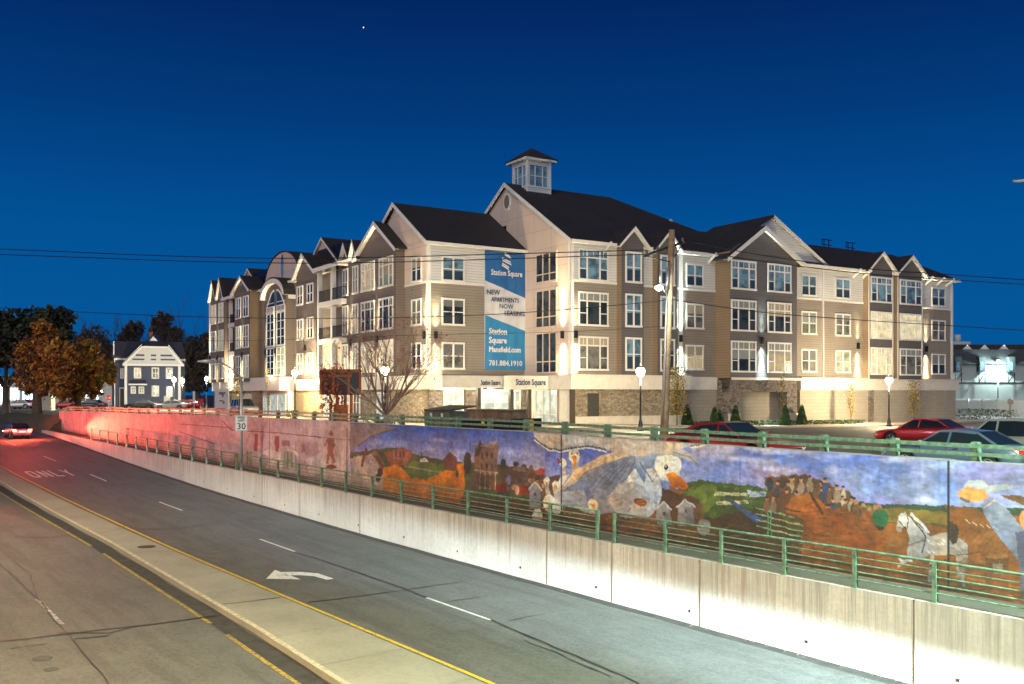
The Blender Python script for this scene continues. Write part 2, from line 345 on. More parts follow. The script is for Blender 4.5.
# kerb line along left edge of median (stone)
def seg_strip(name,mat,s0,s1,pf,w,z0,step=2.):
    n=max(1,int((s1-s0)/step)); return strip(name,mat,[(s0+(s1-s0)*i/n,pf(s0+(s1-s0)*i/n)-w/2,pf(s0+(s1-s0)*i/n)+w/2) for i in range(n+1)],z0)
seg_strip('kerbstone',plain('kerb_granite',(.40,.34,.25),.85,var=.4,scale=6,bump=.6),-20,108,lambda s:medL(s)+.08,.16,.167)
seg_strip('gutter',plain('gutter_grime_shadow',(.035,.032,.03),.9,var=.4,scale=3),-20,108,lambda s:medL(s)-.35+.07*math.sin(s*.9),.62,.004)  # shadow stripe beside the median kerb, painted as a dark band
seg_strip('gutter',M['crack'] if 0 else plain('gutter_grime_shadow',(.035,.032,.03)),-20,108,lambda s:medR(s)+.09,.16,.004)
seg_strip('gutter',plain('gutter_grime_shadow',(.035,.032,.03)),-20,103,lambda s:PL-.22+.05*math.sin(s*1.3),.42,.004)
# yellow lines and lane dashes
yl=lambda s: float(np.interp(s,[-20,18,32,43,64,77,108],[13.56,13.5,13.33,13.22,13.15,12.95,12.7]))+.03
seg_strip('lane_marking','yellow',-15,106,yl,.13,.008)
y2=lambda s: float(np.interp(s,[-20,0,21,29,42,64,108],[8.6,9.0,9.78,10.2,10.62,10.62,10.6]))
for a,b in ((-10,26.2),(27.6,41),(43,106)): seg_strip('lane_marking','yellow2',a,b,y2,.13,.008)
ln=lambda s: float(np.interp(s,[0,23,55,70,98],[17.05,17.08,17.3,17.35,16.7]))
for a,b in ((-1,3),(11,15),(23.2,26.8),(37.1,40.8),(51.3,55.3),(66.3,70.5),(79.6,83.6),(93.4,97.8)): seg_strip('lane_marking','whitep',a,b,ln,.11,.008)
l2=lambda s: float(np.interp(s,[0,23,30,34,60],[5.3,6.21,6.62,6.72,7.2]))
for a,b in ((16.5,20),(30,33.9),(43.5,47),(57,61)): seg_strip('lane_marking','whitew',a,b,l2,.13,.008)
# cracks and tar seams
def crack(pts,w=.05,z0=.012,mat='crack'):
    m=MB(); Q=[road_at(*p) if abs(p[0])>=0 and p[1]>HZ else p for p in pts]; R_=[]
    for (a,b) in zip(Q,Q[1:]):
        n=max(2,int(math.hypot(b[0]-a[0],b[1]-a[1])/.35))
        for i in range(n+(b is Q[-1])): R_.append((a[0]+(b[0]-a[0])*i/n,a[1]+(b[1]-a[1])*i/n))
    seed=random.random()*50
    R_=[(s+.07*mnoise.noise((s*1.3,p*1.3,seed)),p+.07*mnoise.noise((s*1.3,p*1.3,seed+9))) for s,p in R_]
    for i in range(len(R_)-1):
        (s0,p0),(s1,p1)=R_[i],R_[i+1]; dx,dy=s1-s0,p1-p0; L=math.hypot(dx,dy) or 1; nx,ny=-dy/L,dx/L
        w0=w*(.35+1.1*abs(mnoise.noise((s0*2,p0*2,seed)))); w1=w*(.35+1.1*abs(mnoise.noise((s1*2,p1*2,seed))))
        f=lambda s,p,k,ww:(s+nx*ww*k,-(p+ny*ww*k),zr(s)+z0)
        m.face([f(s0,p0,-1,w0),f(s0,p0,1,w0),f(s1,p1,1,w1),f(s1,p1,-1,w1)])
    return structure(m.build('road_crack',mat,rotz=RROT))
for pts,w in (([(0,642),(60,635),(150,625),(217,616)],.09),([(310,602.5),(400,591),(461,582)],.07),([(60,633),(110,633),(135,627)],.06),([(10,649),(48,644)],.05),
   ([(0,564),(38,600),(110,684)],.035),([(75,639),(108,636)],.07),([(15,537),(50,538),(76,534)],.08),
   ([(293,552),(335,565),(400,587),(427,598)],.05),([(491,620),(520,633),(560,650),(640,684)],.06),([(508,621),(545,614)],.05),([(445,602),(480,597)],.05),
   ([(130,529),(175,530),(230,520),(262,517)],.05),([(40,488),(95,487),(140,482)],.07),([(124,489),(135,492),(120,497)],.05),([(0,548),(30,575),(38,600)],.03),
   ([(525,641),(560,655),(610,677)],.04),([(150,529),(160,530)],.12)):
    crack(pts,w)
for pts in ([(221,609.3),(250,606.5),(281,602.6)],[(0,488),(25,484),(45,482)],[(94,537.5),(120,533),(139,530)]):
    crack(pts,.035,.175)
for k in range(24):  # control joints across the median
    s=6+k*3.1
    if abs(s-28.5)<1: continue
    Q=[(s+.02*i,medL(s)+.1+(medR(s)-medL(s)-.15)*i/4) for i in range(5)]
    m=MB()
    for (a,b),(c,d) in zip(Q,Q[1:]): m.face([(a-.008,-b,zr(a)+.168),(a+.008,-b,zr(a)+.168),(c+.008,-d,zr(c)+.168),(c-.008,-d,zr(c)+.168)])
    structure(m.build('median_joint',plain('joint_dark',(.14,.12,.09),.9,var=.2),rotz=RROT))  # plain dark strips in the colour of the joints
def disc(name,label,px,py,r,z0,mat):
    s,p=road_at(px,py); w=rw(s,p,zr(s)+z0); m=MB(); m.lathe([(r,0),(r,.012),(r*.9,.016),(r*.86,.012)],n=24); o=m.build(name,mat,loc=w); tag(o,label,'manhole'); return o
iron=plain('cast_iron',(.05,.04,.032),.75,.3,var=.5,scale=12,bump=.6,bs=25)
disc('manhole_cover','round rusty manhole cover in the concrete median','' and 0 or 146.5,550.5,.36,.155,iron)
disc('manhole_cover','larger round utility cover in the near left lane just past the tar seam',42,658.5,.24,.0,plain('worn_iron',(.055,.055,.05),.8,var=.4,scale=9))
disc('manhole_cover','smaller round valve cover nearest the camera in the left lane',51,669.5,.17,.0,plain('worn_iron',(.055,.055,.05)))
# arrow on the road (curved left arrow)
def road_poly(name,mat,uv,s0,p0,ss,ps,z0=.009):
    m=MB()
    for poly in uv: m.face([(s0+a*ss,-(p0+b*ps),zr(s0+a*ss)+z0) for a,b in poly])
    return structure(m.build(name,mat,rotz=RROT))
def px_poly(name,mat,polys,z0=.009):
    m=MB()
    for poly in polys:
        m.face([(s,-p,zr(s)+z0) for s,p in (road_at(*q) for q in poly)])
    return structure(m.build(name,mat,rotz=RROT))
# measured from the painted arrow: head toward the median, shaft sweeping back along the lane
px_poly('arrow_marking','whitep',[[(266,579),(275,570),(301,579.6)],[(280,572.2),(290,572),(303,572.2),(301,575.5),(292,575.5),(286,576.5)],[(303,572.2),(318,573.5),(334,579),(327,580),(314,576.4),(301,575.5)]])
# ONLY lettering: built from strokes in (along, across) units
def only():
    m=MB(); s0,p0=70.2,13.75; LH=3.6; LW=.52
    def st(a,b,w=.12):
        (x0,y0),(x1,y1)=a,b; wx=w; dx,dy=(x1-x0)*LW,(y1-y0)*LH; L=math.hypot(dx,dy)
        q=[]
        if abs(y1-y0)<.05: q=[(x0,y0-.07),(x1,y1-.07),(x1,y1+.07),(x0,y0+.07)]
        else: q=[(x0-wx,y0),(x0+wx,y0),(x1+wx,y1),(x1-wx,y1)]
        m.face([(s0+b*LH,-(p0+cur+a*LW),zr(s0+b*LH)+.009) for a,b in q])
    L={'O':[((.12,.1),(.12,.9)),((.88,.1),(.88,.9)),((.1,.06),(.9,.06)),((.1,.94),(.9,.94))],'N':[((.12,0),(.12,1)),((.88,0),(.88,1)),((.12,1),(.88,0))],
       'L':[((.12,0),(.12,1)),((.1,.06),(.9,.06))],'Y':[((.5,0),(.5,.5)),((.5,.5),(.08,1)),((.5,.5),(.92,1))]}
    cur=0
    for ch in 'ONLY':
        for a,b in L[ch]: st(a,b)
        cur+=LW+.22
    return structure(m.build('lettering_marking','whitep',rotz=RROT))
only()
# ------------------------------------------------------------------ lower retaining wall + walkway
lw=thing('retaining_wall','low stained concrete wall beside the road with rust and dirt streaks under the railing','wall',rotz=RROT)
m=MB(); st=[-30]+[i*2. for i in range(-10,51)]+[102.,104.,106.,107.2]
for a,b in zip(st,st[1:]):
    for p0,p1,d0,d1 in ((PL,PL+.28,0,0),):
        q=[(a,-p0,zr(a)-.3),(b,-p0,zr(b)-.3),(b,-p0,zl(b)),(a,-p0,zl(a))]; m.face(q)
        m.face([(a,-p0,zl(a)),(b,-p0,zl(b)),(b,-p1,zl(b)),(a,-p1,zl(a))])
a=107.2; m.face([(a,-PL,zr(a)-.3),(a,-PL-.28,zr(a)-.3),(a,-PL-.28,zl(a)),(a,-PL,zl(a))])
o=m.build('wall','lowwall',lw); at=o.data.attributes.new('hfrac','FLOAT','POINT'); nv=len(o.data.vertices); at.data.foreach_set('value',[[0,0,1,1,1,1,1,1][i%8] for i in range(nv)])
m=MB()
for px in (914,700,612,547,360,300,262): 
    s=s_at(PL,px); m.box(s-.012,s+.012,-PL-.1,-PL+.004,zr(s),zl(s)+.004)
m.build('expansion_joint','crack',lw)
m=MB()   # weep holes
for k in range(22):
    s=3+k*4.1; m.box(s-.04,s+.04,-PL-.1,-PL+.005,zr(s)+.33,zr(s)+.41)
m.build('weep_hole','crack',lw)
m=MB()
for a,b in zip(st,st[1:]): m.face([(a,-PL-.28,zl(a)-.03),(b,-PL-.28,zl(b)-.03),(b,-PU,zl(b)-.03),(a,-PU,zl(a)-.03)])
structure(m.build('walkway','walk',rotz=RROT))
# weeds and litter at the wall foot
m=MB()
for k in range(150):
    s=random.uniform(10,60); p=PL-random.uniform(.02,.3); r=random.uniform(.02,.06)
    for q in range(4):
        a=random.random()*6.28; m.face([(s,-p,zr(s)),(s+r*math.cos(a)*.5,-p+r*math.sin(a)*.5,zr(s)+r*.4),(s+r*math.cos(a),-p+r*math.sin(a),zr(s)+r*1.2)])
o=m.build('gutter_litter',plain('dead_leaf',(.16,.08,.04),.9,var=.5,scale=9),rotz=RROT); tag(o,'scattered dead leaves and weeds along the foot of the low wall','litter',kind='stuff')
# ------------------------------------------------------------------ lower railing
lowp=[935,855,784.7,721.6,665.6,614.8,597.7,550.3,507,468,433,401.4,372,345.8,321.6,298.8,278,260,236.5,221,206.5,192,180.5,168.5,157,147,136,126.5,117,108,99.5,91.5]
ls=[s_at(PL+.12,x) for x in lowp]; ls=[ls[0]-2.15*k for k in (4,3,2,1)]+ls
lr=thing('railing','green tubular steel railing with five bars on top of the low stained wall','railing',rotz=RROT)
for s in ls:
    m=MB(); z=zl(s); m.box(s-.05,s+.05,-PL-.18,-PL-.07,z,z+.98); m.box(s-.09,s+.09,-PL-.22,-PL-.03,z,z+.015); m.build('post','greensteel',lr)
js=s_at(PL+.12,606.3)
for nm,h,r in (('top_rail',.97,.035),('rail',.78,.02),('rail',.6,.02),('rail',.41,.02),('rail',.22,.02)):
    m=MB()
    for seg in ([s for s in ls if s<js],[s for s in ls if s>js]):
        path=[(s,-PL-.125,zl(s)+h) for s in seg]; m.tube(path,r,8)
    m.build(nm,'greensteel',lr)
# ------------------------------------------------------------------ mural wall
mw=thing('mural_wall','tall concrete retaining wall covered with a painted mural of geese, horses and townspeople','wall',rotz=RROT)
us=[-40,-30,-20,-10,0,4]+[6+i*2. for i in range(0,51)]+[107.]
m=MB()
for a,b in zip(us,us[1:]):
    y0,y1=-PU,-PU-.32
    m.face([(a,y0,zr(a)-.5),(b,y0,zr(b)-.5),(b,y0,zu(b)),(a,y0,zu(a))]); m.face([(a,y0,zu(a)),(b,y0,zu(b)),(b,y1,zu(b)),(a,y1,zu(a))]); m.face([(a,y1,zu(a)),(b,y1,zu(b)),(b,y1,3.5),(a,y1,3.5)])
a=107.; m.face([(a,-PU,1.5),(a,-PU-.32,1.5),(a,-PU-.32,zu(a)),(a,-PU,zu(a))])
m.build('wall','wall2',mw)
upp=[975.7,894.7,824,761.6,704.5,654,607.5,565,526,490,458,428,402,376.8,355,334,313.7,294.3,277.7,260,245.8,230.4,217.6,204,191.8,180,168.7,158,148,138.6,129,120.4,112,104,96.4,88.6,81,74,67.5]
uS=[s_at(PU+.15,x) for x in upp]; uS=[uS[0]-2.17*k for k in (5,4,3,2,1)]+uS
ur=thing('guardrail','green steel guardrail with two flat beams on top of the painted wall','railing',rotz=RROT)
for s in uS:
    m=MB(); z=zu(s); m.box(s-.085,s+.085,-PU-.26,-PU-.06,z,z+.46); m.box(s-.07,s+.07,-PU-.24,-PU-.08,z+.46,z+.475); m.build('post','greensteel',ur)
for h0,h1 in ((.33,.43),(.13,.22)):
    m=MB()
    for a,b in zip(uS,uS[1:]):
        v=[(a,-PU-.05,zu(a)+h0),(b,-PU-.05,zu(b)+h0),(b,-PU-.05,zu(b)+h1),(a,-PU-.05,zu(a)+h1)]; m.prism(v,(0,.055,0))
    m.build('rail','greensteel',ur)
# ================================================================== MURAL (vertex colours on a fine sheet fixed to the wall)
def mural():
    S_=np.concatenate([np.arange(4,22,.021),np.arange(22,45,.036),np.arange(45,107,.11)]); NZ=136
    nS=len(S_); T=np.linspace(0,1,NZ)
    top=np.interp(S_,_US,_UZ)-.02; bot=np.interp(S_,_LS,_LZ)+.0
    SG=np.repeat(S_[:,None],NZ,1); ZG=bot[:,None]+(top-bot)[:,None]*T[None,:]
    p=PU-.012
    # painting coordinates: x stretches along the wall as drawn, y down the wall (a fixed chart of the wall, drawn in the units of my tracing)
    def chart(s,z):
        X=Rv.x*s+Pv.x*p; Y=Rv.y*s+Pv.y*p; return CX+F*X/Y, HZ+(H-z)*F/Y
    PX,PY=chart(SG,ZG)
    C=np.zeros((nS,NZ,3))
    def vn(freq,seed,oct=4,fx=1.,fz=1.):
        out=np.zeros_like(SG); amp=1; tot=0; r=np.random.default_rng(seed)
        for o in range(oct):
            f=freq*2**o; a=SG*f*fx+r.random()*100; b=ZG*f*fz+r.random()*100
            ia=np.floor(a).astype(int); ib=np.floor(b).astype(int); fa=a-ia; fb=b-ib; fa=fa*fa*(3-2*fa); fb=fb*fb*(3-2*fb)
            h=lambda i,j: np.abs(np.sin(i*127.1+j*311.7+seed*17.3+o*7.7)*43758.5453)%1
            v=(h(ia,ib)*(1-fa)+h(ia+1,ib)*fa)*(1-fb)+(h(ia,ib+1)*(1-fa)+h(ia+1,ib+1)*fa)*fb
            out+=v*amp; tot+=amp; amp*=.55
        return out/tot
    PX0=PX
    PX=PX+(vn(3.,21,3)-.5)*3.2*np.clip((PX-300)/400,.3,1); PY=PY+(vn(3.5,22,3)-.5)*2.2*np.clip((PX-300)/400,.3,1)
    c8=lambda *c: np.array(srgb(*c))
    N1=vn(.35,1); N2=vn(1.3,2); N3=vn(5,3,3); N4=vn(.6,5,5,.6,2.2)
    def blend(mask,col):
        if not isinstance(col,np.ndarray) or col.ndim==1: col=np.asarray(col)[None,None,:]
        C[...]=C*(1-mask[...,None])+col*mask[...,None]
    def inside(pts,x=None,y=None):
        x=PX if x is None else x; y=PY if y is None else y
        m=np.zeros(x.shape,bool); n=len(pts)
        for i in range(n):
            x0,y0=pts[i]; x1,y1=pts[(i+1)%n]
            if y0==y1: continue
            c=((y0>y)!=(y1>y))&(x<(x1-x0)*(y-y0)/(y1-y0)+x0); m^=c
        return m
    def poly(pts,col,a=1.,wob=.0,var=.15,shade=None):
        x=PX+(N2-.5)*wob*2 if wob else PX; y=PY+(N3-.5)*wob if wob else PY
        k=inside(pts,x,y).astype(float)*a
        cc=np.asarray(c8(*col))[None,None,:]*(1+(N2-.5)[...,None]*2*var+(N3-.5)[...,None]*var)
        if shade is not None: # vertical tone: top->bottom colours
            y0=min(q[1] for q in pts); y1=max(q[1] for q in pts); t=np.clip((PY-y0)/(y1-y0+1e-6),0,1)[...,None]
            cc=cc*(1-t)+c8(*shade)[None,None,:]*t*(1+(N2-.5)[...,None]*2*var)
        blend(k,cc)
    def ell(cx,cy,rx,ry,col,a=1.,rot=0,var=.12,soft=.0,light=None):
        ca,sa=math.cos(math.radians(rot)),math.sin(math.radians(rot)); dx=PX-cx; dy=PY-cy
        u=(dx*ca+dy*sa)/rx; v=(-dx*sa+dy*ca)/ry; r=np.sqrt(u*u+v*v)
        k=(r<1).astype(float)*a if not soft else np.clip((1-r)/soft,0,1)*a
        cc=c8(*col)[None,None,:]*(1+(N2-.5)[...,None]*2*var)
        if light is not None: t=np.clip(.5-.5*(u*.5+v*.8),0,1)[...,None]; cc=cc*(1-t)+c8(*light)[None,None,:]*t
        blend(k,cc)
    def line(pts,w,col,a=1.):
        c=c8(*col)
        for (x0,y0),(x1,y1) in zip(pts,pts[1:]):
            dx,dy=x1-x0,y1-y0; L2=dx*dx+dy*dy+1e-9; t=np.clip(((PX-x0)*dx+(PY-y0)*dy)/L2,0,1)
            d=np.hypot(PX-x0-t*dx,PY-y0-t*dy); blend((d<w/2).astype(float)*a,c)
    def vgrad(y0,y1,c0,c1): t=np.clip((PY-y0)/(y1-y0),0,1)[...,None]; return c8(*c0)*(1-t)+c8(*c1)*t
    # ---- base skies
    sky=vgrad(440,500,(82,100,172),(150,160,200)); C[...]=sky
    cl=np.clip((N4-.47)*5,0,1)*np.clip((500-PY)/60,0,1); blend(cl*.75,c8(196,190,212)); cl=np.clip((vn(1.1,9,5,.5,1.6)-.55)*9,0,1)*np.clip((490-PY)/50,0,1); blend(cl*.6,c8(222,216,226)); cl=np.clip((vn(.9,8,5,.5,2.)-.55)*6,0,1); blend(cl*.55*(PX>560),c8(150,132,180))
    # right half land
    R_=PX>640
    hz_=494+(PX-700)*.045+(N1-.5)*6
    blend(((PY>hz_)&R_).astype(float),vgrad(495,580,(74,84,44),(92,52,26))*(1+(N2-.5)[...,None]*.6))
    blend(((PY>hz_-0)&(PY<hz_+8)&R_).astype(float),c8(52,72,52)*(1+(N3-.5)[...,None]*.6))
    poly([(676,484),(700,480),(735,485),(760,486),(768,492),(772,520),(720,540),(670,530)],(66,84,40),wob=4,var=.4)
    poly([(688,488),(712,484),(722,498),(708,512),(690,506)],(96,108,52),wob=4,var=.35)
    poly([(700,520),(770,505),(800,540),(1040,600),(1040,640),(640,600),(650,520)],(66,44,28),wob=6,var=.45)
    poly([(900,520),(1040,545),(1040,640),(820,600),(800,560)],(122,80,46),wob=6,var=.5)
    poly([(944,504),(1040,520),(1040,560),(960,560)],(132,84,46),wob=3,var=.3)
    poly([(850,505),(947,512),(947,524),(860,520)],(120,100,56),wob=3,var=.3)
    for k in range(16): line([(948+k*3,590),(950+k*6,545),(960+k*7,530-k*.3)],.8,(96,60,34),.55)
    for k in range(12): line([(820+k*16,560+k*2),(850+k*16,556+k*3)],1.,(176,122,62),.45)
    # pond, boards and far pasture
    poly([(716,492),(748,493),(748,496),(714,495.5)],(190,184,160)); poly([(716,501),(747,501),(749,504),(717,505)],(190,180,150))
    poly([(726,497),(762,519),(756,523),(728,502)],(66,86,130),wob=1); poly([(748,490),(766,492),(766,497),(750,497)],(170,176,190),wob=2)
    for k in range(4): line([(756,512+k*6-4),(806,520+k*6)],1.2,(150,170,140),.8)
    for x in (768,771): line([(x,504),(x,536)],1.2,(96,140,104),.9)
    # ---- crowd on the wagon
    r=random.Random(3)
    poly([(764,478),(800,474),(822,482),(850,492),(862,512),(850,528),(800,520),(770,508)],(96,70,58),wob=5,var=.6)
    ppl=[]
    for k in range(36):
        x=766+r.random()*88; y=478+max(0,(x-790))*.17+r.random()*26; ppl.append((y,x))
    for y,x in sorted(ppl):
        cc=r.choice([(58,60,84),(140,116,104),(96,60,44),(176,160,142),(120,84,66),(74,70,60),(168,146,120),(110,50,40)])
        ell(x,y+7,3.,6.5,cc,var=.4); ell(x+r.uniform(-.5,.5),y-1,1.7,2.3,(178,128,104),var=.2); ell(x,y-2.7,1.8,1.2,(46,32,28))
    line([(776,474),(773,464)],1.7,(180,132,108)); ell(773,463,1.3,1.8,(180,132,108)); ell(783,473,2,2.6,(176,128,104)); ell(783,470.5,2.1,1.3,(40,30,28)); ell(783,481,4,7,(70,50,44))
    ell(770,476,2,2.6,(170,122,100)); ell(770,484,4,7,(44,46,62))
    for x,y in ((801,480),(810,479),(825,481),(837,488)): ell(x,y,2.,2.6,(182,134,110)); ell(x,y-2.4,2.1,1.3,(50,34,28)); ell(x,y+8,3.6,6.5,(150,126,108) if x!=825 else (50,70,110),var=.3)
    for x,y in ((856,503),(864,506),(870,510),(876,508),(880,506)): ell(x,y,2,2.6,(170,126,100)); ell(x,y+7,3.3,6,(120,84,60),var=.4)
    ell(880,518,8,9,(28,92,62),rot=20); ell(875,528,9,3,(30,40,30)); ell(876,506,2,2.5,(172,126,100)); ell(868,517,3,6,(120,70,44))
    # brown horse
    poly([(786,505),(794,496),(808,493),(822,502),(836,520),(846,524),(852,540),(820,548),(800,540),(806,522),(796,514),(786,512)],(150,92,50),wob=2.5,var=.5)
    poly([(802,512),(840,508),(872,520),(884,540),(880,570),(866,572),(860,552),(822,552),(812,580),(802,560)],(128,76,42),wob=3,var=.55)
    line([(810,493),(822,514)],3,(60,40,32),.9); line([(786,509),(800,512)],1.4,(70,46,34))
    for x in (812,826,858,874): line([(x,545),(x-3,575)],4.2,(120,66,32)); 
    for k in range(10): line([(812,548+k*.6),(880,558+k*2.2)],.7,(86,48,28),.5)
    for k in range(14): line([(650+k*26,548+k*3.6),(672+k*26,553+k*3.4),(700+k*26,550+k*3.6)],2.4,(60,36,24),.5)
    for k in range(60):
        x=790+r.random()*90; y=500+(x-790)*.25+r.random()*46; line([(x,y),(x+3+r.random()*4,y+r.uniform(-2,3))],r.uniform(.7,1.6),r.choice([(168,112,64),(84,48,28),(140,88,50),(60,36,24)]),.55)
    for k in range(150):
        x=690+r.random()*340; y=520+(x-690)*.12+r.random()*60; line([(x,y),(x+4+r.random()*7,y+r.uniform(-1,2))],r.uniform(.6,1.4),r.choice([(150,100,56),(60,40,26),(108,72,40),(176,128,74)]),.4)
    for k in range(70):
        x=676+r.random()*90; y=486+r.random()*28; ell(x,y,r.uniform(1,3),r.uniform(.8,2),r.choice([(50,66,34),(96,112,54),(120,130,70),(40,54,32)]),.6)
    # ---- white horse
    g=(176,170,172)
    poly([(897,515),(905,512),(911,517),(921,527),(930,536),(950,532),(968,545),(966,575),(958,578),(956,556),(930,554),(918,560),(907,556),(909,540),(907,526),(897,529)],g,wob=1.6,var=.2,shade=(128,118,120))
    poly([(912,554),(904,560),(898,558),(900,562),(912,562)],g); line([(912,556),(898,566)],3,(160,150,150)); line([(933,552),(930,580)],3.5,(150,142,142)); line([(962,560),(964,585)],3.6,(150,142,142))
    ell(904,520,8,4.5,(188,182,184),rot=55); ell(899,529,3,3,(140,126,124)); line([(899,521),(906,529)],.9,(60,40,30)); line([(908,515),(908,528)],.9,(60,40,30)); line([(912,517),(926,538),(922,552)],1.4,(70,48,36)); line([(924,540),(908,546)],1,(70,50,38))
    for k in range(26): x=925+r.random()*38; y=536+r.random()*18; line([(x,y),(x+3,y+2)],1.,r.choice([(214,208,210),(110,100,104),(160,150,152)]),.6)
    line([(912,514),(922,524),(928,532)],3,(206,202,206),.8); ell(932,566,2,2,(60,40,30)); ell(954,534,5,10,(58,40,34),var=.4); ell(950,524,2.6,3,(66,40,30))
    line([(945,556),(980,552)],1,(70,50,40)); line([(945,560),(985,566)],1,(70,50,40)); ell(967,566,8,9,(84,54,34),.6)
    # ---- man waving a hat
    poly([(958,495),(966,481),(982,480),(988,486),(1000,484),(1022,486),(1004,490),(990,492),(980,497),(966,499)],(198,196,200),wob=.8,shade=(140,146,168))
    poly([(956,493),(966,487),(984,489),(989,497),(978,502),(960,500)],(222,150,106),wob=.8,var=.2); line([(960,498),(968,501)],3,(92,92,110))
    poly([(980,505),(992,498),(1006,508),(1024,530),(1040,552),(1040,580),(1018,560),(994,530)],(140,142,160),wob=1,var=.3,shade=(112,112,134)); line([(984,508),(994,500)],1.2,(220,180,160))
    poly([(998,494),(1040,498),(1040,512),(1024,506),(1010,500)],(112,76,48),var=.3); ell(1026,520,6,10,(206,140,106)); poly([(1016,532),(1040,526),(1040,640),(1022,600)],(90,92,120),var=.3)
    # fence post
    poly([(985,556),(1009,556),(1009,606),(987,606)],(104,66,40),var=.45); ell(997,556,12,2.2,(140,98,62)); poly([(993,564),(1003,564),(1003,574),(993,574)],(160,140,120),.7)
    for x0 in range(966,1000,7): line([(x0,520+(x0-966)*.25),(x0+4,523+(x0-966)*.25)],.9,(190,170,150))
    # clouds accents right
    for x,y,rx,ry in ((733,458,20,4),(780,470,26,7),(832,470,10,6),(846,456,13,4),(800,452,20,4),(928,500,24,4),(900,460,26,5),(960,462,14,4),(700,455,10,6)): ell(x,y,rx,ry,(188,184,212),.6,soft=.8,var=.3)
    # ================= middle (350-640)
    mid=(PX<=655)&(PX>=330)
    msk=((PX<545)&(PX>=330)).astype(float)
    blend(msk,vgrad(430,472,(74,96,160),(168,160,182))*(1+(N4-.5)[...,None]*.55))
    for x,y,rx,ry in ((398,444,16,5),(425,450,16,5),(458,453,10,6),(505,452,14,6),(520,455,18,4),(440,440,14,3),(376,442,8,5)): ell(x,y,rx,ry,(178,178,206),.55,soft=.9,var=.3)
    poly([(350,452),(372,450),(392,447),(408,452),(430,458),(450,461),(500,464),(556,478),(556,560),(350,540)],(74,78,46),wob=3,var=.5)
    poly([(384,452),(412,450),(412,464),(390,466)],(136,88,70),wob=2,var=.5); poly([(393,450),(402,447),(410,451),(410,460),(393,460)],(150,96,80),var=.4)
    for x in (396,400,404): line([(x,452),(x,457)],1.2,(70,46,44))
    poly([(408,460),(446,464),(446,474),(410,478)],(92,104,50),wob=2,var=.4)
    line([(405,466),(455,475)],1.6,(150,140,110),.7); line([(421,452),(421,462)],.7,(70,50,50))
    poly([(420,459),(425,457.5),(429,462),(420,462)],(210,200,190))
    poly([(350,458),(372,454),(384,470),(392,488),(392,530),(350,520)],(168,146,136),wob=4,var=.3); poly([(372,452),(376,450),(388,470),(392,482),(386,480)],(120,90,70),wob=1,var=.4)
    line([(376,456),(390,478)],2,(90,62,48)); line([(365,452),(362,466)],2.4,(110,62,46)); ell(366,450,1.5,2,(110,62,46))
    for x,y in ((380,472),(386,475),(394,476),(378,478)): ell(x,y,2.6,4.5,(60,44,42),var=.5)
    poly([(384,468),(395,464),(405,470),(425,480),(465,462),(466,484),(462,500),(470,530),(380,520)],(196,124,46),wob=3,var=.35,shade=(112,56,24))
    poly([(404,468),(430,474),(428,480),(410,478)],(88,100,52),wob=2)
    ell(457,474,1.5,3.5,(90,56,40))
    poly([(444,458),(448,454),(450,451),(452,454),(457,458),(457,471),(444,470)],(112,68,58),var=.3); ell(467.5,463,4,11,(52,44,40),var=.4)
    # big timber house
    poly([(474,456),(476,446),(480,440),(484,446),(492,444),(497,441),(498,448),(497,470),(494,491),(476,486)],(128,100,88),var=.25,shade=(104,74,60))
    poly([(474,457),(480,440),(483,446),(479,456)],(72,52,50)); poly([(480,446),(493,448),(497,441),(492,442)],(150,128,118)); 
    for x in (482,487,492): line([(x,453),(x,458)],1.4,(50,42,46)); line([(x,464),(x,469)],1.4,(50,42,46))
    line([(475,470),(497,473)],1.6,(160,140,120)); 
    for x in (480,485,490,495): line([(x,472),(x,489)],.9,(180,160,140)); 
    poly([(476,473),(492,475),(490,488),(478,486)],(58,44,42),.7)
    poly([(470,480),(476,474),(480,490),(470,492)],(96,74,64),wob=1)
    # town, wagons
    poly([(499,470),(512,466),(530,468),(545,474),(558,478),(558,500),(499,492)],(96,74,64),wob=2,var=.5)
    ell(503,463,2.6,4.4,(50,58,48)); ell(516,464,2.8,2.8,(48,48,44)); ell(524,467,2.6,3,(90,70,56)); ell(531,468,2.2,3,(110,84,60))
    poly([(512,470),(516,466),(524,467),(526,472)],(140,112,90)); poly([(534,471),(541,468),(552,470),(555,475),(536,474)],(158,76,72)); poly([(537,474),(554,476),(554,483),(537,480)],(120,98,98))
    for k in range(26): x=500+r.random()*54; y=472+r.random()*18; poly([(x,y),(x+3,y-1.5),(x+5,y+1),(x+4,y+4),(x,y+4)],r.choice([(130,100,84),(70,54,52),(160,130,110),(90,60,50)]),var=.3)
    ell(501,488,6,4.5,(120,40,36),var=.3); ell(500,497,4,5,(50,34,32)); ell(500,497,2.5,3.4,(110,80,64)); ell(509,480,2,5,(120,124,150)); ell(526,490,9,4.5,(140,54,40),var=.4); ell(517,490,2,5,(190,150,130))
    poly([(462,498),(545,500),(640,530),(640,560),(470,530)],(78,52,34),wob=5,var=.5)
    # left of the geese: sky behind, then cloth canopy
    msk=((PX>=545)&(PX<665)&(PY<480)).astype(float); blend(msk,vgrad(445,485,(86,100,178),(160,166,204))*(1+(N4-.5)[...,None]*.3))
    poly([(545,478),(560,474),(560,530),(545,520)],(96,76,66),wob=2,var=.4)
    poly([(556,478),(600,470),(700,500),(700,560),(560,540)],(90,58,38),wob=4,var=.5)
    # trailing brown base dirt and straw
    for k in range(60): x=560+r.random()*110; y=505+(x-560)*.18+r.random()*30; line([(x,y),(x+4,y-2)],.9,(170,120,60),.6)
    # ---- geese
    W=(228,222,212); W2=(150,154,172)
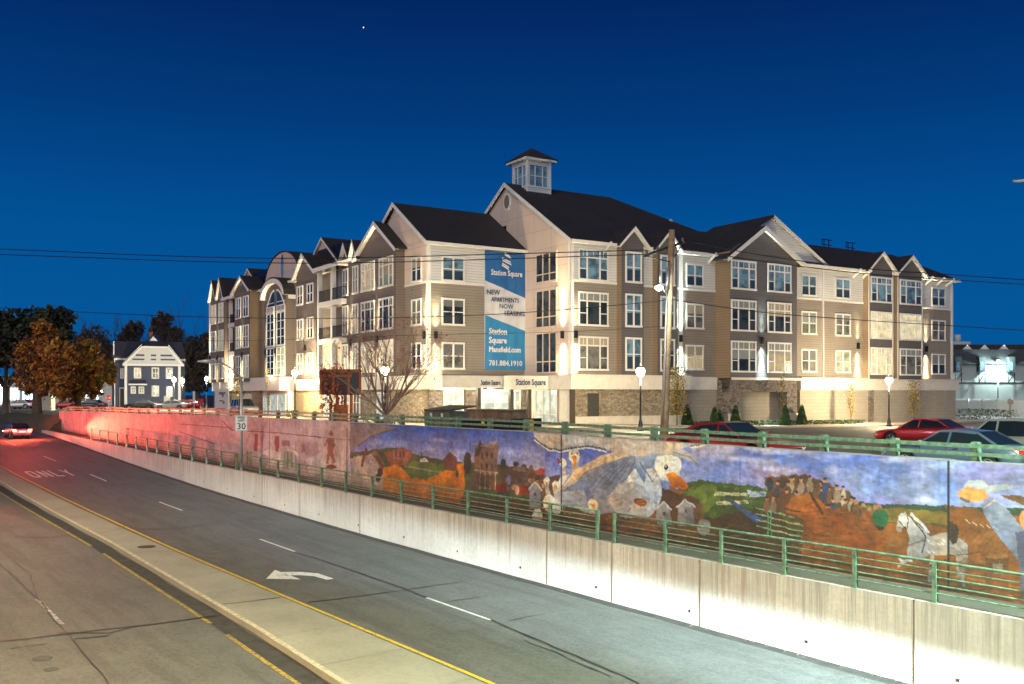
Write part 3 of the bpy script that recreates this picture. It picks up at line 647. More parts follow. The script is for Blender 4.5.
    def goose(hx,hy,bx,by,rx=4.,bw=8,beak=0):
        line([(hx,hy+2),(hx+(bx-hx)*.3,(hy+by)/2),(bx,by)],rx*1.35,(188,174,164)); ell(hx,hy,rx,rx*1.25,W,light=(226,214,198))
        ell(bx,by+5,bw,9,(176,164,158),light=W)
    goose(574,456,577,476,5.6,12); poly([(571.5,456),(576.5,456),(575,466),(573,466)],(214,140,74)); ell(571.5,453.5,.9,.9,(30,20,20)); ell(577,453.5,.9,.9,(30,20,20))
    goose(563,463,565,480,3.6,8); poly([(562,462),(557,457),(558,464)],(150,74,50)); 
    goose(546.5,481,549,498,3,6); poly([(545,482),(548,482),(546.5,489)],(200,130,70)); goose(555,484,557,500,2.6,6); poly([(554,485),(556.5,485),(555,491)],(200,130,70)); goose(536,500,538,512,2,5)
    ell(578,494,22,14,(150,142,148),light=(204,194,186)); ell(600,498,28,16,(128,124,138),light=(180,172,170))
    # wing: long pale leading edge with blue-grey feathers
    poly([(558,492),(570,474),(590,462),(610,455),(625,450),(640,455),(648,466),(650,486),(640,500),(600,500),(580,490)],(136,140,158),wob=1.5,var=.3)
    for k in range(9): line([(588+k*6,490-k*.5),(600+k*5.5,476),(618+k*3.2,462)],.9,(84,90,120),.7); 
    poly([(558,492),(575,470),(600,456),(624,450),(632,455),(606,463),(588,470),(594,462),(576,482)],(222,196,166),var=.12)
    for k in range(5): line([(562+k*5,489-k*3),(592+k*7,462-k*1.5)],.7,(176,146,120),.6)
    # body
    ell(643,492,18.5,26,(160,166,182),light=(228,226,226)); ell(630,500,20,18,(156,156,166),light=(190,184,184))
    poly([(606,496),(628,492),(640,500),(638,512),(612,508)],(176,160,152),.7,wob=1.5)
    poly([(634,450),(650,445),(664,452),(660,464),(646,470),(644,484),(636,470)],(176,184,198),var=.15,shade=(120,132,160)); line([(640,462),(652,482),(658,474)],1.6,(90,104,134),.8)
    for k in range(16):
        a=-.9+k*.12; line([(645+12*math.cos(a),494+15*math.sin(a)),(643+17*math.cos(a),492+24*math.sin(a))],1.3,(226,226,228) if k%3 else (150,160,180),.3)
    for k in range(22): x=606+r.random()*34; y=480+r.random()*30; line([(x,y),(x+5,y-3)],.9,r.choice([(214,208,202),(96,104,130),(170,170,186)]),.6)
    ell(640,502,7,3.6,(120,68,34),rot=12,var=.4); line([(636,502),(645,500)],.8,(190,120,60)); line([(636,504),(645,503)],.8,(190,120,60)); line([(630,508),(628,512)],.8,(110,66,44))
    ell(655,518,5,4,(140,74,40),rot=-30)
    for k in range(7): line([(650+k*1.5,470-k*2),(655+k*1.2,482-k)],1.,(214,210,206),.5)
    # head and beak, bonnet and scarf
    ell(668,466,13.,15.5,(212,208,204),rot=-18,light=(250,240,222)); 
    poly([(666,474),(674,472),(684,480),(689,487),(684,490),(672,487)],(222,148,56),var=.15,shade=(190,104,34)); poly([(668,484),(676,489),(684,492),(680,495),(671,491)],(150,104,74))
    ell(666.5,467,2.2,2.8,(40,34,40)); ell(666,466.3,.7,.8,(220,220,220))
    poly([(652,452),(664,447),(678,447),(690,453),(700,464),(701,468),(692,462),(682,458),(672,455),(658,456)],(196,186,178),var=.1,shade=(148,146,160)); line([(668,450),(690,457),(700,467)],1.2,(110,110,130),.6)
    # smaller goose in front
    poly([(583,488),(588,487),(594,498),(596,508),(588,504)],(120,124,146),wob=.6); ell(593,505,5,6.5,(200,190,178),light=(222,208,190)); poly([(591,504),(595,504),(593,510)],(206,144,70))
    # small white towers and bird houses
    for x,y,w,h in ((535,485,5.5,24),(664,505,7,20),(686,502,8,24)):
        poly([(x-w,y+4),(x,y-3),(x+w,y+4),(x+w,y+h),(x-w,y+h)],(156,152,158),var=.12,shade=(118,112,118)); line([(x-w-1,y+5),(x,y-3),(x+w+1,y+5)],1.4,(196,190,190)); ell(x,y+9,1.3,2,(70,60,62)); poly([(x,y+5),(x+w,y+4),(x+w,y+h),(x,y+h)],(96,92,104),.4)
    ell(700,512,6,8,(110,82,62),.7); ell(704,527,7,8,(150,148,150),.6); ell(650,530,9,5,(150,86,50),.5)
    # scalloped cloth along the top
    xs=np.array([530,535,541,548,560,575,590,600,612,625,640,652,668,680,690,700,712]); ys=np.array([436,438,443,447.5,450,447,446,448,452,455,456,454,452,449,446,444,441])
    ce=np.interp(PX,xs,ys); k=((PY<ce)&(PX>534)&(PX<708)).astype(float); blend(k,c8(206,192,180)*(1+(N2-.5)[...,None]*.2)); fold=np.sin(PX*1.7)*.5+.5; blend(k*fold*.18,c8(150,130,124))
    blend(((np.abs(PY-ce-.3)<1.1)&(PX>534)&(PX<708)&~((PX>606)&(PX<690))).astype(float)*np.where(np.sin(PX*2.6)>-.2,1,.25),c8(64,76,60)); blend(((np.abs(PY-ce-2.)<.8)&(PX>534)&(PX<708)&~((PX>606)&(PX<690))).astype(float),c8(222,214,200))
    # corner arch at the left end of the blue sky
    poly([(348,424),(380,424),(398,428),(372,436),(360,444),(352,452),(348,452)],(128,114,112),var=.2); line([(398,428),(372,436),(358,446)],1.2,(90,84,80))
    # ================= left: pale sketched street scene
    base=c8(176,156,158)*(1+(N1-.5)[...,None]*.45+(N3-.5)[...,None]*.2)
    lm=(PX<350).astype(float); blend(lm,base)
    cold=vn(.9,12,5,1,1.6); blend(lm*np.clip((cold-.5)*4,0,1)*.35,c8(120,92,100))
    for pts in ([(232,430),(280,433),(345,440)],[(180,424),(232,428)],[(222,421),(232,430)],[(262,436),(262,470)],[(296,442),(296,470)],[(180,432),(215,444)],[(310,436),(350,440)]): line(pts,1.1,(110,70,74),.8)
    for x,y,h in ((256,434,17),(277,436,18)): poly([(x-2,y),(x+2,y),(x+2.4,y+h*.6),(x+1,y+h),(x-2,y+h)],(134,72,74),wob=.8,var=.3)
    for x in (236,249,290,286): poly([(x-3.5,451),(x+3.5,452),(x+3.5,469),(x-3.5,468)],(150,150,134),.8,var=.2); line([(x-1.4,452),(x-1.4,468)],1.1,(80,96,80),.9); line([(x+1.7,452),(x+1.7,468)],1.1,(80,96,80),.9)
    poly([(258,454),(270,449),(281,453),(283,470),(258,468)],(196,180,176),.7,wob=1,var=.2); ell(264,461,5,7,(130,120,126),.7); poly([(288,449),(292,450),(312,458),(312,462),(300,458)],(206,192,186),.8)
    poly([(297,440),(318,442),(318,480),(300,478)],(150,124,128),.5); poly([(302,444),(306,444),(306,452),(302,452)],(110,70,80),.6); poly([(282,440),(290,441),(290,446),(282,446)],(100,60,70),.6)
    poly([(306,460),(322,452),(326,470),(310,476)],(196,182,178),.6,wob=1)
    for x in range(300,348,8): line([(x,452),(x,482)],.8,(120,96,98),.35)
    poly([(321,424),(347,427),(347,485),(322,480)],(182,160,150),.6,var=.2)
    # statue with hand on a cannon ball
    ell(331,433.5,2,2.8,(130,84,72)); poly([(328,438),(334,438),(335,446),(333,452),(336,462),(333,464),(330,455),(328,464),(326,463),(328,450)],(138,90,76),wob=.5,var=.2); line([(328,439),(325,446)],1.4,(138,90,76)); ell(331,467,5,2.6,(112,62,48))
    line([(347,428),(347,488)],1.4,(120,108,104)); ell(351,438,2,9,(120,112,108),.5)
    for pts in ([(204,434),(214,446),(216,470)],[(195,440),(190,462)],[(170,430),(168,446)]): line(pts,1.,(150,70,66),.5)
    # black panel joints and overall weathering
    for x,w in ((948.6,2.),(561.3,1.2),(438,.7),(269.5,.9),(86.6,1.),(80.,.8),(96,.4),(740,.5),(653,.5)):
        k=(np.abs(PX0-x)<w/2); blend(k.astype(float)*(.95 if w>1 else .6),c8(18,18,24))
    C[...]*=(.62+.55*N2[...,None]+.2*vn(2.2,31,4,1,1)[...,None])
    C[...]*=(.8+.4*vn(7,33,3,1.,.5)[...,None])
    C[...]*=(1-.25*np.clip((N3-.55)*5,0,1)[...,None])
    # trailing dirt along the foot
    foot=np.clip((.14-T)/.14,0,1)[None,:,None]; C[...]=C*(1-foot*.5)+c8(70,56,46)*foot*.5
    b1=vn(5,41,3,.6,1.6); b2=vn(11,42,2,.7,1.3); b3=vn(1.6,43,4); w=np.clip((PX0-330)/40,.35,1)
    C[...]*=(1+w*((b1-.5)*.62+(b2-.5)*.5))[...,None]
    C[...]*=1+w[...,None]*(b3-.5)[...,None]*np.array([.5,.1,-.45])
    hl_=np.clip((vn(3.2,44,4,.5,1.4)-.56)*8,0,1)*w*.2; C[...]=C*(1-hl_[...,None])+np.clip(C*1.5+.05,0,1)*hl_[...,None]
    C[...]=np.clip(C,0,1)**1.18*1.2; gm=C.mean(-1,keepdims=True); C[...]=np.clip(gm+(C-gm)*1.15,0,1)
    V=np.stack([SG,np.full_like(SG,-p),ZG],-1).reshape(-1,3)
    i=np.arange(nS-1)[:,None]*NZ+np.arange(NZ-1)[None,:]; Fc=np.stack([i,i+NZ,i+NZ+1,i+1],-1).reshape(-1,4)
    me=bpy.data.meshes.new('painted_mural'); me.vertices.add(len(V)); me.vertices.foreach_set('co',V.ravel()); me.loops.add(Fc.size); me.loops.foreach_set('vertex_index',Fc.ravel())
    me.polygons.add(len(Fc)); me.polygons.foreach_set('loop_start',np.arange(len(Fc))*4); me.update(calc_edges=True)
    ca=me.color_attributes.new('paint','FLOAT_COLOR','POINT'); cc=np.concatenate([np.clip(C,0,1).reshape(-1,3),np.ones((len(V),1))],1); ca.data.foreach_set('color',cc.ravel().astype(np.float32))
    t=NT('mural_paint'); a=t.add('ShaderNodeAttribute',attribute_name='paint'); 
    st=t.noise(1,5,t.co(scale=(7,7,.25)),.6); n=t.noise(20,4)
    col=t.mix(t.math('MULTIPLY',t.ramp(st,[(.5,0),(.75,1)]),.3),a.outputs['Color'],(.08,.07,.06)); col=t.mix(t.ramp(n,[(.3,0),(.75,.18)]),col,(.3,.28,.25))
    t.base(t.mix(1.,col,(.95,.95,.95),'MULTIPLY')); t.b.inputs['Roughness'].default_value=.72; t.bump(n,.2,.01)
    me.materials.append(t.m); o=bpy.data.objects.new('painted_mural',me); COL.objects.link(o); o.parent=mw
mural()
# ================================================================== APARTMENT BUILDING
BZ=4.7
QX=Vector(((571-CX)/F*71.,71.))
dv=Vector((.8462,.5329)); av=Vector((-.5329,.8462)); BROT=math.atan2(dv.y,dv.x)
Cl=(-(QX.dot(dv)),-(QX.dot(av)))
class Face:
    def __init__(s,kind,c): s.k=kind; s.c=c
    def tr(s,px):
        k=(px-CX)/F; dx=k*dv.x+dv.y; dy=k*av.x+av.y
        if s.k=='Y': r=(s.c-Cl[1])/dy; return Cl[0]+r*dx,r
        r=(s.c-Cl[0])/dx; return Cl[1]+r*dy,r
    def t(s,px): return s.tr(px)[0]
    def z(s,px,py): return H-(py-HZ)*s.tr(px)[1]/F-BZ
    def pt(s,t,o,z): return (t,s.c-o,z) if s.k=='Y' else (s.c-o,t,z)
    def off(s,o): return Face(s.k,s.c-o)
    def box(s,m,t0,t1,o0,o1,z0,z1,mi=0,mis=None):
        if s.k=='Y': m.box(t0,t1,s.c-o1,s.c-o0,z0,z1,mi,mis)
        else: m.box(s.c-o1,s.c-o0,t0,t1,z0,z1,mi,mis)
D_=Face('Y',0.); UA=-8.68; VB=6.3; A_=Face('X',UA); B_=Face('Y',VB); C_=Face('X',0.)
ZG,ZF0,ZF1,ZB,ZE=-1.2,2.65,3.7,10.78,13.9
UD=D_.t(952.5); VA=A_.off(1.4).t(209.5)
APT=thing('apartment_building','long four storey apartment building with grey siding, white gables, stone base and rooftop cupola','building',(QX.x,QX.y,BZ),BROT)
def part(m,name,mats): return m.build(name,mats,APT)
# ---- bodies
m=MB()
m.box(0,UD,0,17,ZF1-.5,ZB); part(m,'wall','tan')
m=MB(); m.box(.0,UD,-.02,17,ZB,ZE); part(m,'wall','white')
m=MB(); m.box(UA,-.02,VB,24,ZF1-.5,ZB); m.box(UA,UA+18,24,VA,ZF1-.5,ZB+0); part(m,'wall','tan')
m=MB(); m.box(UA-.02,-.02,VB-.02,24,ZB,ZE); part(m,'wall','white')
m=MB(); m.box(UA-.02,UA+18,24,VA,ZB,ZE); part(m,'wall','tan')
# belts
m=MB(); D_.box(m,0,UD,.0,.07,ZB-.1,ZB+.07); B_.box(m,UA,0,0,.07,ZB-.1,ZB+.07); A_.box(m,VB,A_.t(405),0,.07,ZB-.1,ZB+.07); part(m,'belt_trim','trim')
# ---- C gable wall (pale panel, left end of right wing)
pk=C_.t(508); zpk=C_.z(508,185); hw=pk
poly=[(0,0,ZF1),(0,2*hw,ZF1),(0,2*hw,ZE),(0,pk,zpk),(0,0,ZE)]
m=MB(); m.prism([(-.06,b,c) for a,b,c in poly],(.1,0,0)); part(m,'wall','pink')
# ---- generic gable roof  (wall in plane of face, ridge going inward)
def slabroof(face,t0,tp,t1,ze,zp,o,depth,sides=2,th=.16,over=.35,rake=.22,name='roof',eo=.35):
    m=MB()
    for ta,tb in ((t0,tp),(t1,tp)):
        dz=(zp-ze)/abs(tp-ta); sg=-1 if ta<tb else 1
        te=ta+sg*eo; zee=ze-dz*eo
        P=[face.pt(te,o+over,zee+th),face.pt(tp,o+over,zp+th),face.pt(tp,-depth,zp+th),face.pt(te,-depth,zee+th)]
        m.prism(P,(0,0,-th+.02))
    part(m,name,'roof')
    m=MB()
    for ta,tb in ((t0,tp),(t1,tp))[2-sides:]:
        dz=(zp-ze)/abs(tp-ta); sg=-1 if ta<tb else 1; te=ta+sg*(eo+.02); zee=ze-dz*(eo+.02); h=rake
        a=face.pt(te,o+over+.03,zee+th-.02); b=face.pt(tp,o+over+.03,zp+th-.02); c=face.pt(tp,o+over+.03,zp+th-.02-h*1.25); d=face.pt(te,o+over+.03,zee+th-.02-h)
        n=Vector(face.pt(0,0,0))-Vector(face.pt(0,.07,0)); m.prism([a,b,c,d],n)
        # soffit return
        a=face.pt(te,o+over,zee+.0); b=face.pt(tp,o+over,zp-.02); c=face.pt(tp,o,zp-.02); d=face.pt(te,o,zee); m.prism([a,b,c,d],(0,0,-.03))
    part(m,'rake_trim','trim')
def gablewall(face,t0,tp,t1,ze,zp,o,th,mat):
    m=MB(); n=Vector(face.pt(0,-th,0))-Vector(face.pt(0,0,0)); m.prism([face.pt(t0,o,ze),face.pt(tp,o,zp),face.pt(t1,o,ze)],n); part(m,'gable_wall',mat)
# ---- main tower roof (hip at right), over C/D1
RX=10.6; zr_=zpk
m=MB(); e=.35; s_=(zpk-ZE)/hw
def rooffaces(m,faces,th=.14):
    for f in faces: m.prism(f,(0,0,-th))
ov=.45
hipu=RX+hw*.75
rooffaces(m,[[(-.35,-ov,ZE-ov*s_+.15),(hipu+4,-ov,ZE-ov*s_+.15),(RX,pk,zpk+.15),(-.35,pk,zpk+.15)],
             [(-.35,2*hw+ov,ZE-ov*s_+.15),(-.35,pk,zpk+.15),(RX,pk,zpk+.15),(hipu+4,2*hw+ov,ZE-ov*s_+.15)],
             [(hipu+4,-ov,ZE-ov*s_+.15),(hipu+4,2*hw+ov,ZE-ov*s_+.15),(RX,pk,zpk+.15)]])
part(m,'roof','roof')
m=MB()
for a,b in ((-ov,ZE-ov*s_),(2*hw+ov,ZE-ov*s_)):
    m.prism([(-.42,a,b+.16),(-.42,pk,zpk+.16),(-.42,pk,zpk-.16),(-.42,a,b-.14)],(.08,0,0))
part(m,'rake_trim','trim')
# oval vent in the gable
m=MB(); tv,_=C_.tr(508); zv=C_.z(508,202)
m.prism([C_.pt(pk+.62*math.cos(a)*.9,.12,zv+.75*math.sin(a)) for a in [i*math.pi/12 for i in range(24)]],(.1,0,0)); o=part(m,'round_window','trim')
m=MB(); m.prism([C_.pt(pk+.42*math.cos(a)*.9,.14,zv+.56*math.sin(a)) for a in [i*math.pi/12 for i in range(24)]],(.05,0,0)); m.build('pane','brown',o)
# ---- lower wing roofs
ZR=16.35
def wingroof(face,t0,t1,run=4.0,back=18,hip0=False,hip1=False):
    m=MB(); e=.5; sl=(ZR-ZE)/run; r0=t0+(run if hip0 else 0); r1=t1-(run if hip1 else 0)
    if hip0: t0-=e
    if hip1: t1+=e
    F_=lambda t,o,z: face.pt(t,o,z)
    rooffaces(m,[[F_(t0,e,ZE-e*sl+.15),F_(t1,e,ZE-e*sl+.15),F_(r1,-run,ZR+.15),F_(r0,-run,ZR+.15)],
                 [F_(r0,-run,ZR+.15),F_(r1,-run,ZR+.15),F_(r1,-back+run,ZR+.14),F_(r0,-back+run,ZR+.14)]])
    if hip1: rooffaces(m,[[F_(t1,e,ZE-e*sl+.15),F_(t1,-back-e,ZE-e*sl+.15),F_(r1,-back+run,ZR+.15),F_(r1,-run,ZR+.15)]])
    part(m,'roof','roof')
    m=MB(); face.box(m,t0-.05,t1+.05,e,e+.06,ZE-e*sl-.08,ZE-e*sl+.17); face.box(m,t0,t1,.0,e,ZE-e*sl-.06,ZE-e*sl-.02); part(m,'eave_fascia','trim')
wingroof(D_,9,UD,hip1=True); wingroof(A_,24,VA,hip1=True)
m=MB(); D_.box(m,-.3,9,.45,.52,ZE-ov*s_-.1,ZE-ov*s_+.14); D_.box(m,0,9,0,.45,ZE-ov*s_-.06,ZE-ov*s_-.02); part(m,'eave_fascia','trim')
# ---- B block roof: ridge along +u from A gable peak to C wall
tb=A_.t(397); zb=A_.z(397,205); hb=tb-VB; sb=(zb-ZE)/hb
m=MB(); rooffaces(m,[[(UA-.4,VB-.5,ZE-.5*sb+.15),(-.1,VB-.5,ZE-.5*sb+.15),(-.1,tb,zb+.15),(UA-.4,tb,zb+.15)],[(UA-.4,tb,zb+.15),(6,tb,zb+.15),(6,tb+hb+.4,ZE+.0),(UA-.4,tb+hb+.4,ZE+.0)]]); part(m,'roof','roof')
m=MB(); m.prism([A_.pt(VB,.03,ZE-.1),A_.pt(tb,.03,zb),A_.pt(tb+hb,.03,ZE-.1)],(.1,0,0)); part(m,'gable_wall','pink')
m=MB(); m.prism([A_.pt(VB+.02,.03,ZB+.07),A_.pt(A_.t(404.5),.03,ZB+.07),A_.pt(A_.t(404.5),.03,ZE),A_.pt(VB+.02,.03,ZE)],(.1,0,0)); part(m,'wall','pink')
m=MB()
for ta in (VB-.5,tb+hb+.4):
    za=ZE-.5*sb; m.prism([A_.pt(ta,.46,za+.16),A_.pt(tb,.46,zb+.16),A_.pt(tb,.46,zb-.16),A_.pt(ta,.46,za-.14)],(.08,0,0))
part(m,'rake_trim','trim')
m=MB(); B_.box(m,UA-.4,-.1,.5,.57,ZE-.5*sb-.1,ZE-.5*sb+.14); B_.box(m,UA,-.1,0,.5,ZE-.5*sb-.05,ZE-.5*sb-.02); part(m,'eave_fascia','trim')
m=MB(); m.box(-.1,UD-6,9,16.9,ZE,ZR-.2); m.box(UA+.5,4,24,VA-6,ZE,ZR-.2); part(m,'attic_block','black')
# ---- windows
NW=[0]
def window(face,o,t0,t1,z0,z1,kind,pane,fw=.13,mu=.055):
    if t0>t1:t0,t1=t1,t0
    if pane=='pane_dark' and kind in('double','triple'): pane=random.choice(('pane_dark','pane_dark','pane_warm','pane_green','pane_mix'))
    f=MB(); B=lambda a,b,c,d,oo=.0,dd=.09: face.box(f,a,b,o+oo,o+oo+dd,c,d)
    B(t0-.09,t1+.09,z0-.14,z0,0,.16); B(t0-.09,t1+.09,z1,z1+.14,0,.11); B(t0-.09,t0+.03,z0,z1); B(t1-.03,t1+.09,z0,z1)
    w=t1-t0; h=z1-z0
    if kind=='double':
        B((t0+t1)/2-.07,(t0+t1)/2+.07,z0,z1); zz=z0+h*.5
        B(t0+.03,(t0+t1)/2-.07,zz-.035,zz+.035,0,.07); B((t0+t1)/2+.07,t1-.03,zz-.035,zz+.035,0,.07)
    elif kind=='triple':
        zt=z1-h*.24; B(t0+.03,t1-.03,zt-.05,zt+.05,0,.085); a=t0+w*.27; b=t1-w*.27
        for x in (a,b): B(x-.06,x+.06,z0,zt-.05,0,.08); B(x-.06,x+.06,zt+.05,z1,0,.08)
        zz=z0+h*.36; B(t0+.03,a-.06,zz-.03,zz+.03,0,.06); B(b+.06,t1-.03,zz-.03,zz+.03,0,.06)
        for x in (t0+w*.14,(t0+t1)/2,t1-w*.14): B(x-.02,x+.02,zt+.05,z1,0,.05)
    elif kind=='grid':
        for i in (1,2): B(t0+w*i/3-.05,t0+w*i/3+.05,z0,z1,0,.08)
        zz=z0+h*.27; B(t0+.03,t1-.03,zz-.04,zz+.04,0,.07)
        zz=z0+h*.82; 
    elif kind=='tall':
        n=3; B((t0+t1)/2-.04,(t0+t1)/2+.04,z0,z1,0,.08)
        for i in range(1,4): B(t0+.03,t1-.03,z0+h*i/4-.03,z0+h*i/4+.03,0,.06)
    elif kind=='shop':
        B((t0+t1)/2-.05,(t0+t1)/2+.05,z0,z1,0,.08); B(t0+.03,t1-.03,z0+h*.66-.03,z0+h*.66+.03,0,.07)
    o_=f.build('window','trim' if kind!='grid' else 'pink',APT)
    g=MB(); face.box(g,t0+.02,t1-.02,o+.0,o+.035,z0,z1); g.build('pane',pane,o_)
    if kind in('double','triple') and pane=='pane_blue':   # darker lower sashes under lowered blinds
        g=MB(); w=t1-t0
        for a,b in ([(t0+.1,(t0+t1)/2-.09),((t0+t1)/2+.09,t1-.1)] if kind=='double' else [(t0+.08,t0+w*.27-.08),(t1-w*.27+.08,t1-.08)]):
            g=MB(); face.box(g,a,b,o+.036,o+.044,z0+.06,z0+(z1-z0)*(.42 if kind=='double' else .33)); g.build('open_sash',plain('open_sash_glass',(.035,.06,.085),.2),o_)
    if kind in('double','triple') and (pane in('pane_dark','pane_mix','pane_green','pane_warm')) and random.random()<.65:   # part-lowered blinds
        g=MB(); k=random.uniform(.25,.6); face.box(g,t0+.06,t1-.06,o+.036,o+.042,z1-h*k,z1-.02); g.build('blind',random.choice((plain('window_blind',(.22,.24,.25),.8),plain('cream_curtain',(.38,.33,.24),.8),plain('grey_curtain',(.12,.13,.14),.8))),o_)
    NW[0]+=1
FL=3.35
def col(face,o,px0,px1,kind,panes,big=True,rows=(0,1,2),z0=4.2,fac=None):
    f=face.off(o); t0,t1=f.t(px0),f.t(px1)
    for r_,pn in zip(rows,panes):
        hh={True:2.3,False:1.8}[big]
        if r_==2: hh-=.12
        window(face,o,t0,t1,z0+FL*r_+(.05 if r_==2 else 0),z0+FL*r_+hh,kind,pn)
K,BL,MX,LT,DM='pane_dark','pane_blue','pane_mix','pane_lit','pane_dim'
def base_off(face,pxb,pxf):
    t,_=face.tr(pxb); k=(pxf-CX)/F; dx=k*dv.x+dv.y; dy=k*av.x+av.y
    if face.k=='Y': r=(t-Cl[0])/dx; return face.c-(Cl[1]+r*dy)
    r=(t-Cl[1])/dy; return face.c-(Cl[0]+r*dx)
def bay(face,pxl,pxr,o,z1=ZE,mat='dark',side='brown',z0=ZF1):  # returns get browner siding: warm light on them put into the colour
    f=face.off(o); t0,t1=sorted((f.t(pxl),f.t(pxr))); m=MB()
    # faces order bottom top -y +x +y -x
    mis=[1,1,0,1,1,1] if face.k=='Y' else [1,1,1,1,1,0]
    face.box(m,t0,t1,-.3,o,z0,z1,0,mis); part(m,'bay_wall',[mat,side]); return t0,t1
def cornerboards(face,t0,t1,o,z0,z1,w=.12):
    for a,b in ((t0-.02,t0+w),(t1-w,t1+.02)): m=MB(); face.box(m,a,b,o,o+.03,z0,z1); part(m,'corner_trim','trim')
# D1
col(D_,.0,579,607,'triple',(K,K,BL)); 
ob=.62
t0,t1=bay(D_,621.6,643.6,ob); tp=(t0+t1)/2; gablewall(D_,t0,tp,t1,ZE-.05,ZE+1.05,ob,.3,'dark'); slabroof(D_,t0,tp,t1,ZE,ZE+1.1,ob,4.5); col(D_,ob,626,640.5,'double',(BL,BL,BL),True)
t0,t1=bay(D_,657.5,677,ob); tp=(t0+t1)/2; gablewall(D_,t0,tp,t1,ZE-.05,ZE+1.05,ob,.3,'dark'); slabroof(D_,t0,tp,t1,ZE,ZE+1.1,ob,4.5); col(D_,ob,661,673.5,'double',(K,BL,BL),True)
# D2
col(D_,0,686.5,702.5,'double',(K,K,BL),False,z0=4.35)
# big bay with broad gable
obg=base_off(D_,715,730)
t0,t1=bay(D_,730,797,obg,ZE,'dark','brown',ZF1-.1); ftp=D_.off(obg).t(761.4); zgp=D_.off(obg).z(761.4,227)
zee=D_.off(obg).z(799,262)
gablewall(D_,t0,ftp,t1,ZE-.05,zgp-.1,obg,.3,'dark'); slabroof(D_,t0,ftp,t1,ZE-.3,zgp-.1,obg,6,over=.5,rake=.34,eo=.7)
for a,b,ps in ((731.5,755,(K,K,BL)),(768,790,(K,K,BL))): col(D_,obg,a,b,'triple',ps)
# upper white gable in the main wall plane
tpk=D_.t(771.5); zp2=D_.z(771.5,217); tR=D_.t(825); hwg=tR-tpk
gablewall(D_,tpk-hwg,tpk,tR,ZE-.1,zp2,0.,.3,'white'); slabroof(D_,tpk-hwg,tpk,tR,ZE-.1,zp2,0.,7,sides=1,over=.3,rake=.3,eo=.3)
# small dormer gable behind the ridge
tq=D_.t(714); 
m=MB(); m.prism([(tq-1.2,5.2,ZR),(tq,5.2,ZR+1.2),(tq+1.2,5.2,ZR)],(0,.3,0)); part(m,'dormer_gable','white')
# D3
col(D_,0,801.5,815.5,'double',(K,K,BL),False,z0=4.35); col(D_,0,835.5,849.5,'double',(DM,MX,BL),False,z0=4.35)
m=MB(); t_=D_.t(822.5); D_.box(m,t_-.07,t_+.07,.0,.12,ZF1,ZE-.3); part(m,'downspout','trim')
# D4
for a,b,pc,ps in ((868.5,893.,882,(LT,LT,BL)),(897.5,922.5,911,(MX,LT,BL))):
    t0,t1=bay(D_,a,b,ob); tp=(t0+t1)/2; gablewall(D_,t0,tp,t1,ZE-.05,ZE+1.5,ob,.3,'dark'); slabroof(D_,t0,tp,t1,ZE,ZE+1.55,ob,5); cornerboards(D_,t0,t1,ob,ZF1,ZE)
    col(D_,ob,a+2.6,b-1.7,'triple',ps)
col(D_,0,931.8,944.5,'double',(K,MX,BL),False,z0=4.35)
for px in (682.5,): pass
for fc_,q in ((D_,(UD-.3,UD+.03,-.3,.05,ZF1,ZE)),(D_,(0,.22,.0,.05,ZF1,ZE)),(D_,(D_.t(678.3),D_.t(682.0),0.,.09,ZF1,ZE-.2)),(C_,(.0,.22,.06,.1,ZF1,ZE))):
    m=MB(); fc_.box(m,*q); part(m,'corner_trim','trim')
# eave brackets
m=MB()
for px in (708.5,853,863,925,946,936.5,604):
    t_=D_.t(px); m.prism([(t_-.06,-.02,ZE-.9),(t_-.06,-.02,ZE-.65),(t_-.06,-.9,ZE-.1),(t_-.06,-1.0,ZE-.25)],(.12,0,0))
part(m,'eave_bracket','trim')
# C windows
for z0,z1,pn in ((4.0,6.95,K),(7.5,10.25,K),(11.0,13.1,K)): window(C_,.06,C_.t(537.5),C_.t(557.5),z0,z1,'grid',pn)
# B windows
for z0,z1,pn in ((4.3,6.1,K),(7.65,9.45,K),(10.98,12.65,BL)): window(B_,0,B_.t(442.5),B_.t(463.3),z0,z1,'double',pn)
m=MB(); B_.box(m,UA-.03,UA+.22,0,.05,ZF1,ZE); part(m,'corner_trim','trim'); m=MB(); A_.box(m,VB,VB+.22,.0,.06,ZF1,ZE); part(m,'corner_trim','trim')
# A end wall windows
for z0,z1,pn in ((4.3,6.1,K),(7.65,9.45,K),(10.98,12.65,K)): window(A_,.04,A_.t(413),A_.t(422),z0,z1,'double',pn)
# A bay 1
oa=base_off(A_,405,396)
fA=A_.off(oa)
t0,t1=bay(A_,342,396,oa,ZE,'grey','grey'); 
ta,tb2=fA.t(396)-.0,fA.t(358.5); tp=fA.t(378); zp=fA.z(378,222)
gablewall(A_,ta,tp,tb2,ZE-.05,zp-.1,oa,.3,'grey'); slabroof(A_,ta,tp,tb2,ZE,zp-.1,oa,7,over=.4,rake=.3,eo=.5)
for a,b,ps in ((380,393,(LT,K,K)),(362,374.5,(LT,K,K))): col(A_,oa,a,b,'triple',ps)
for a,b,ps in ((353.5,358,(DM,K,K)),(343.5,348,(DM,MX,K))): col(A_,oa,a,b,'double',ps)
for c0,c1 in ((351.5,359),(342,350.5)):
    a_,b_=sorted((fA.t(c0),fA.t(c1))); tp=(a_+b_)/2; gablewall(A_,a_,tp,b_,ZE-.05,ZE+1.4,oa+.02,.3,'grey'); slabroof(A_,a_,tp,b_,ZE,ZE+1.4,oa+.02,4,over=.3,eo=.15)
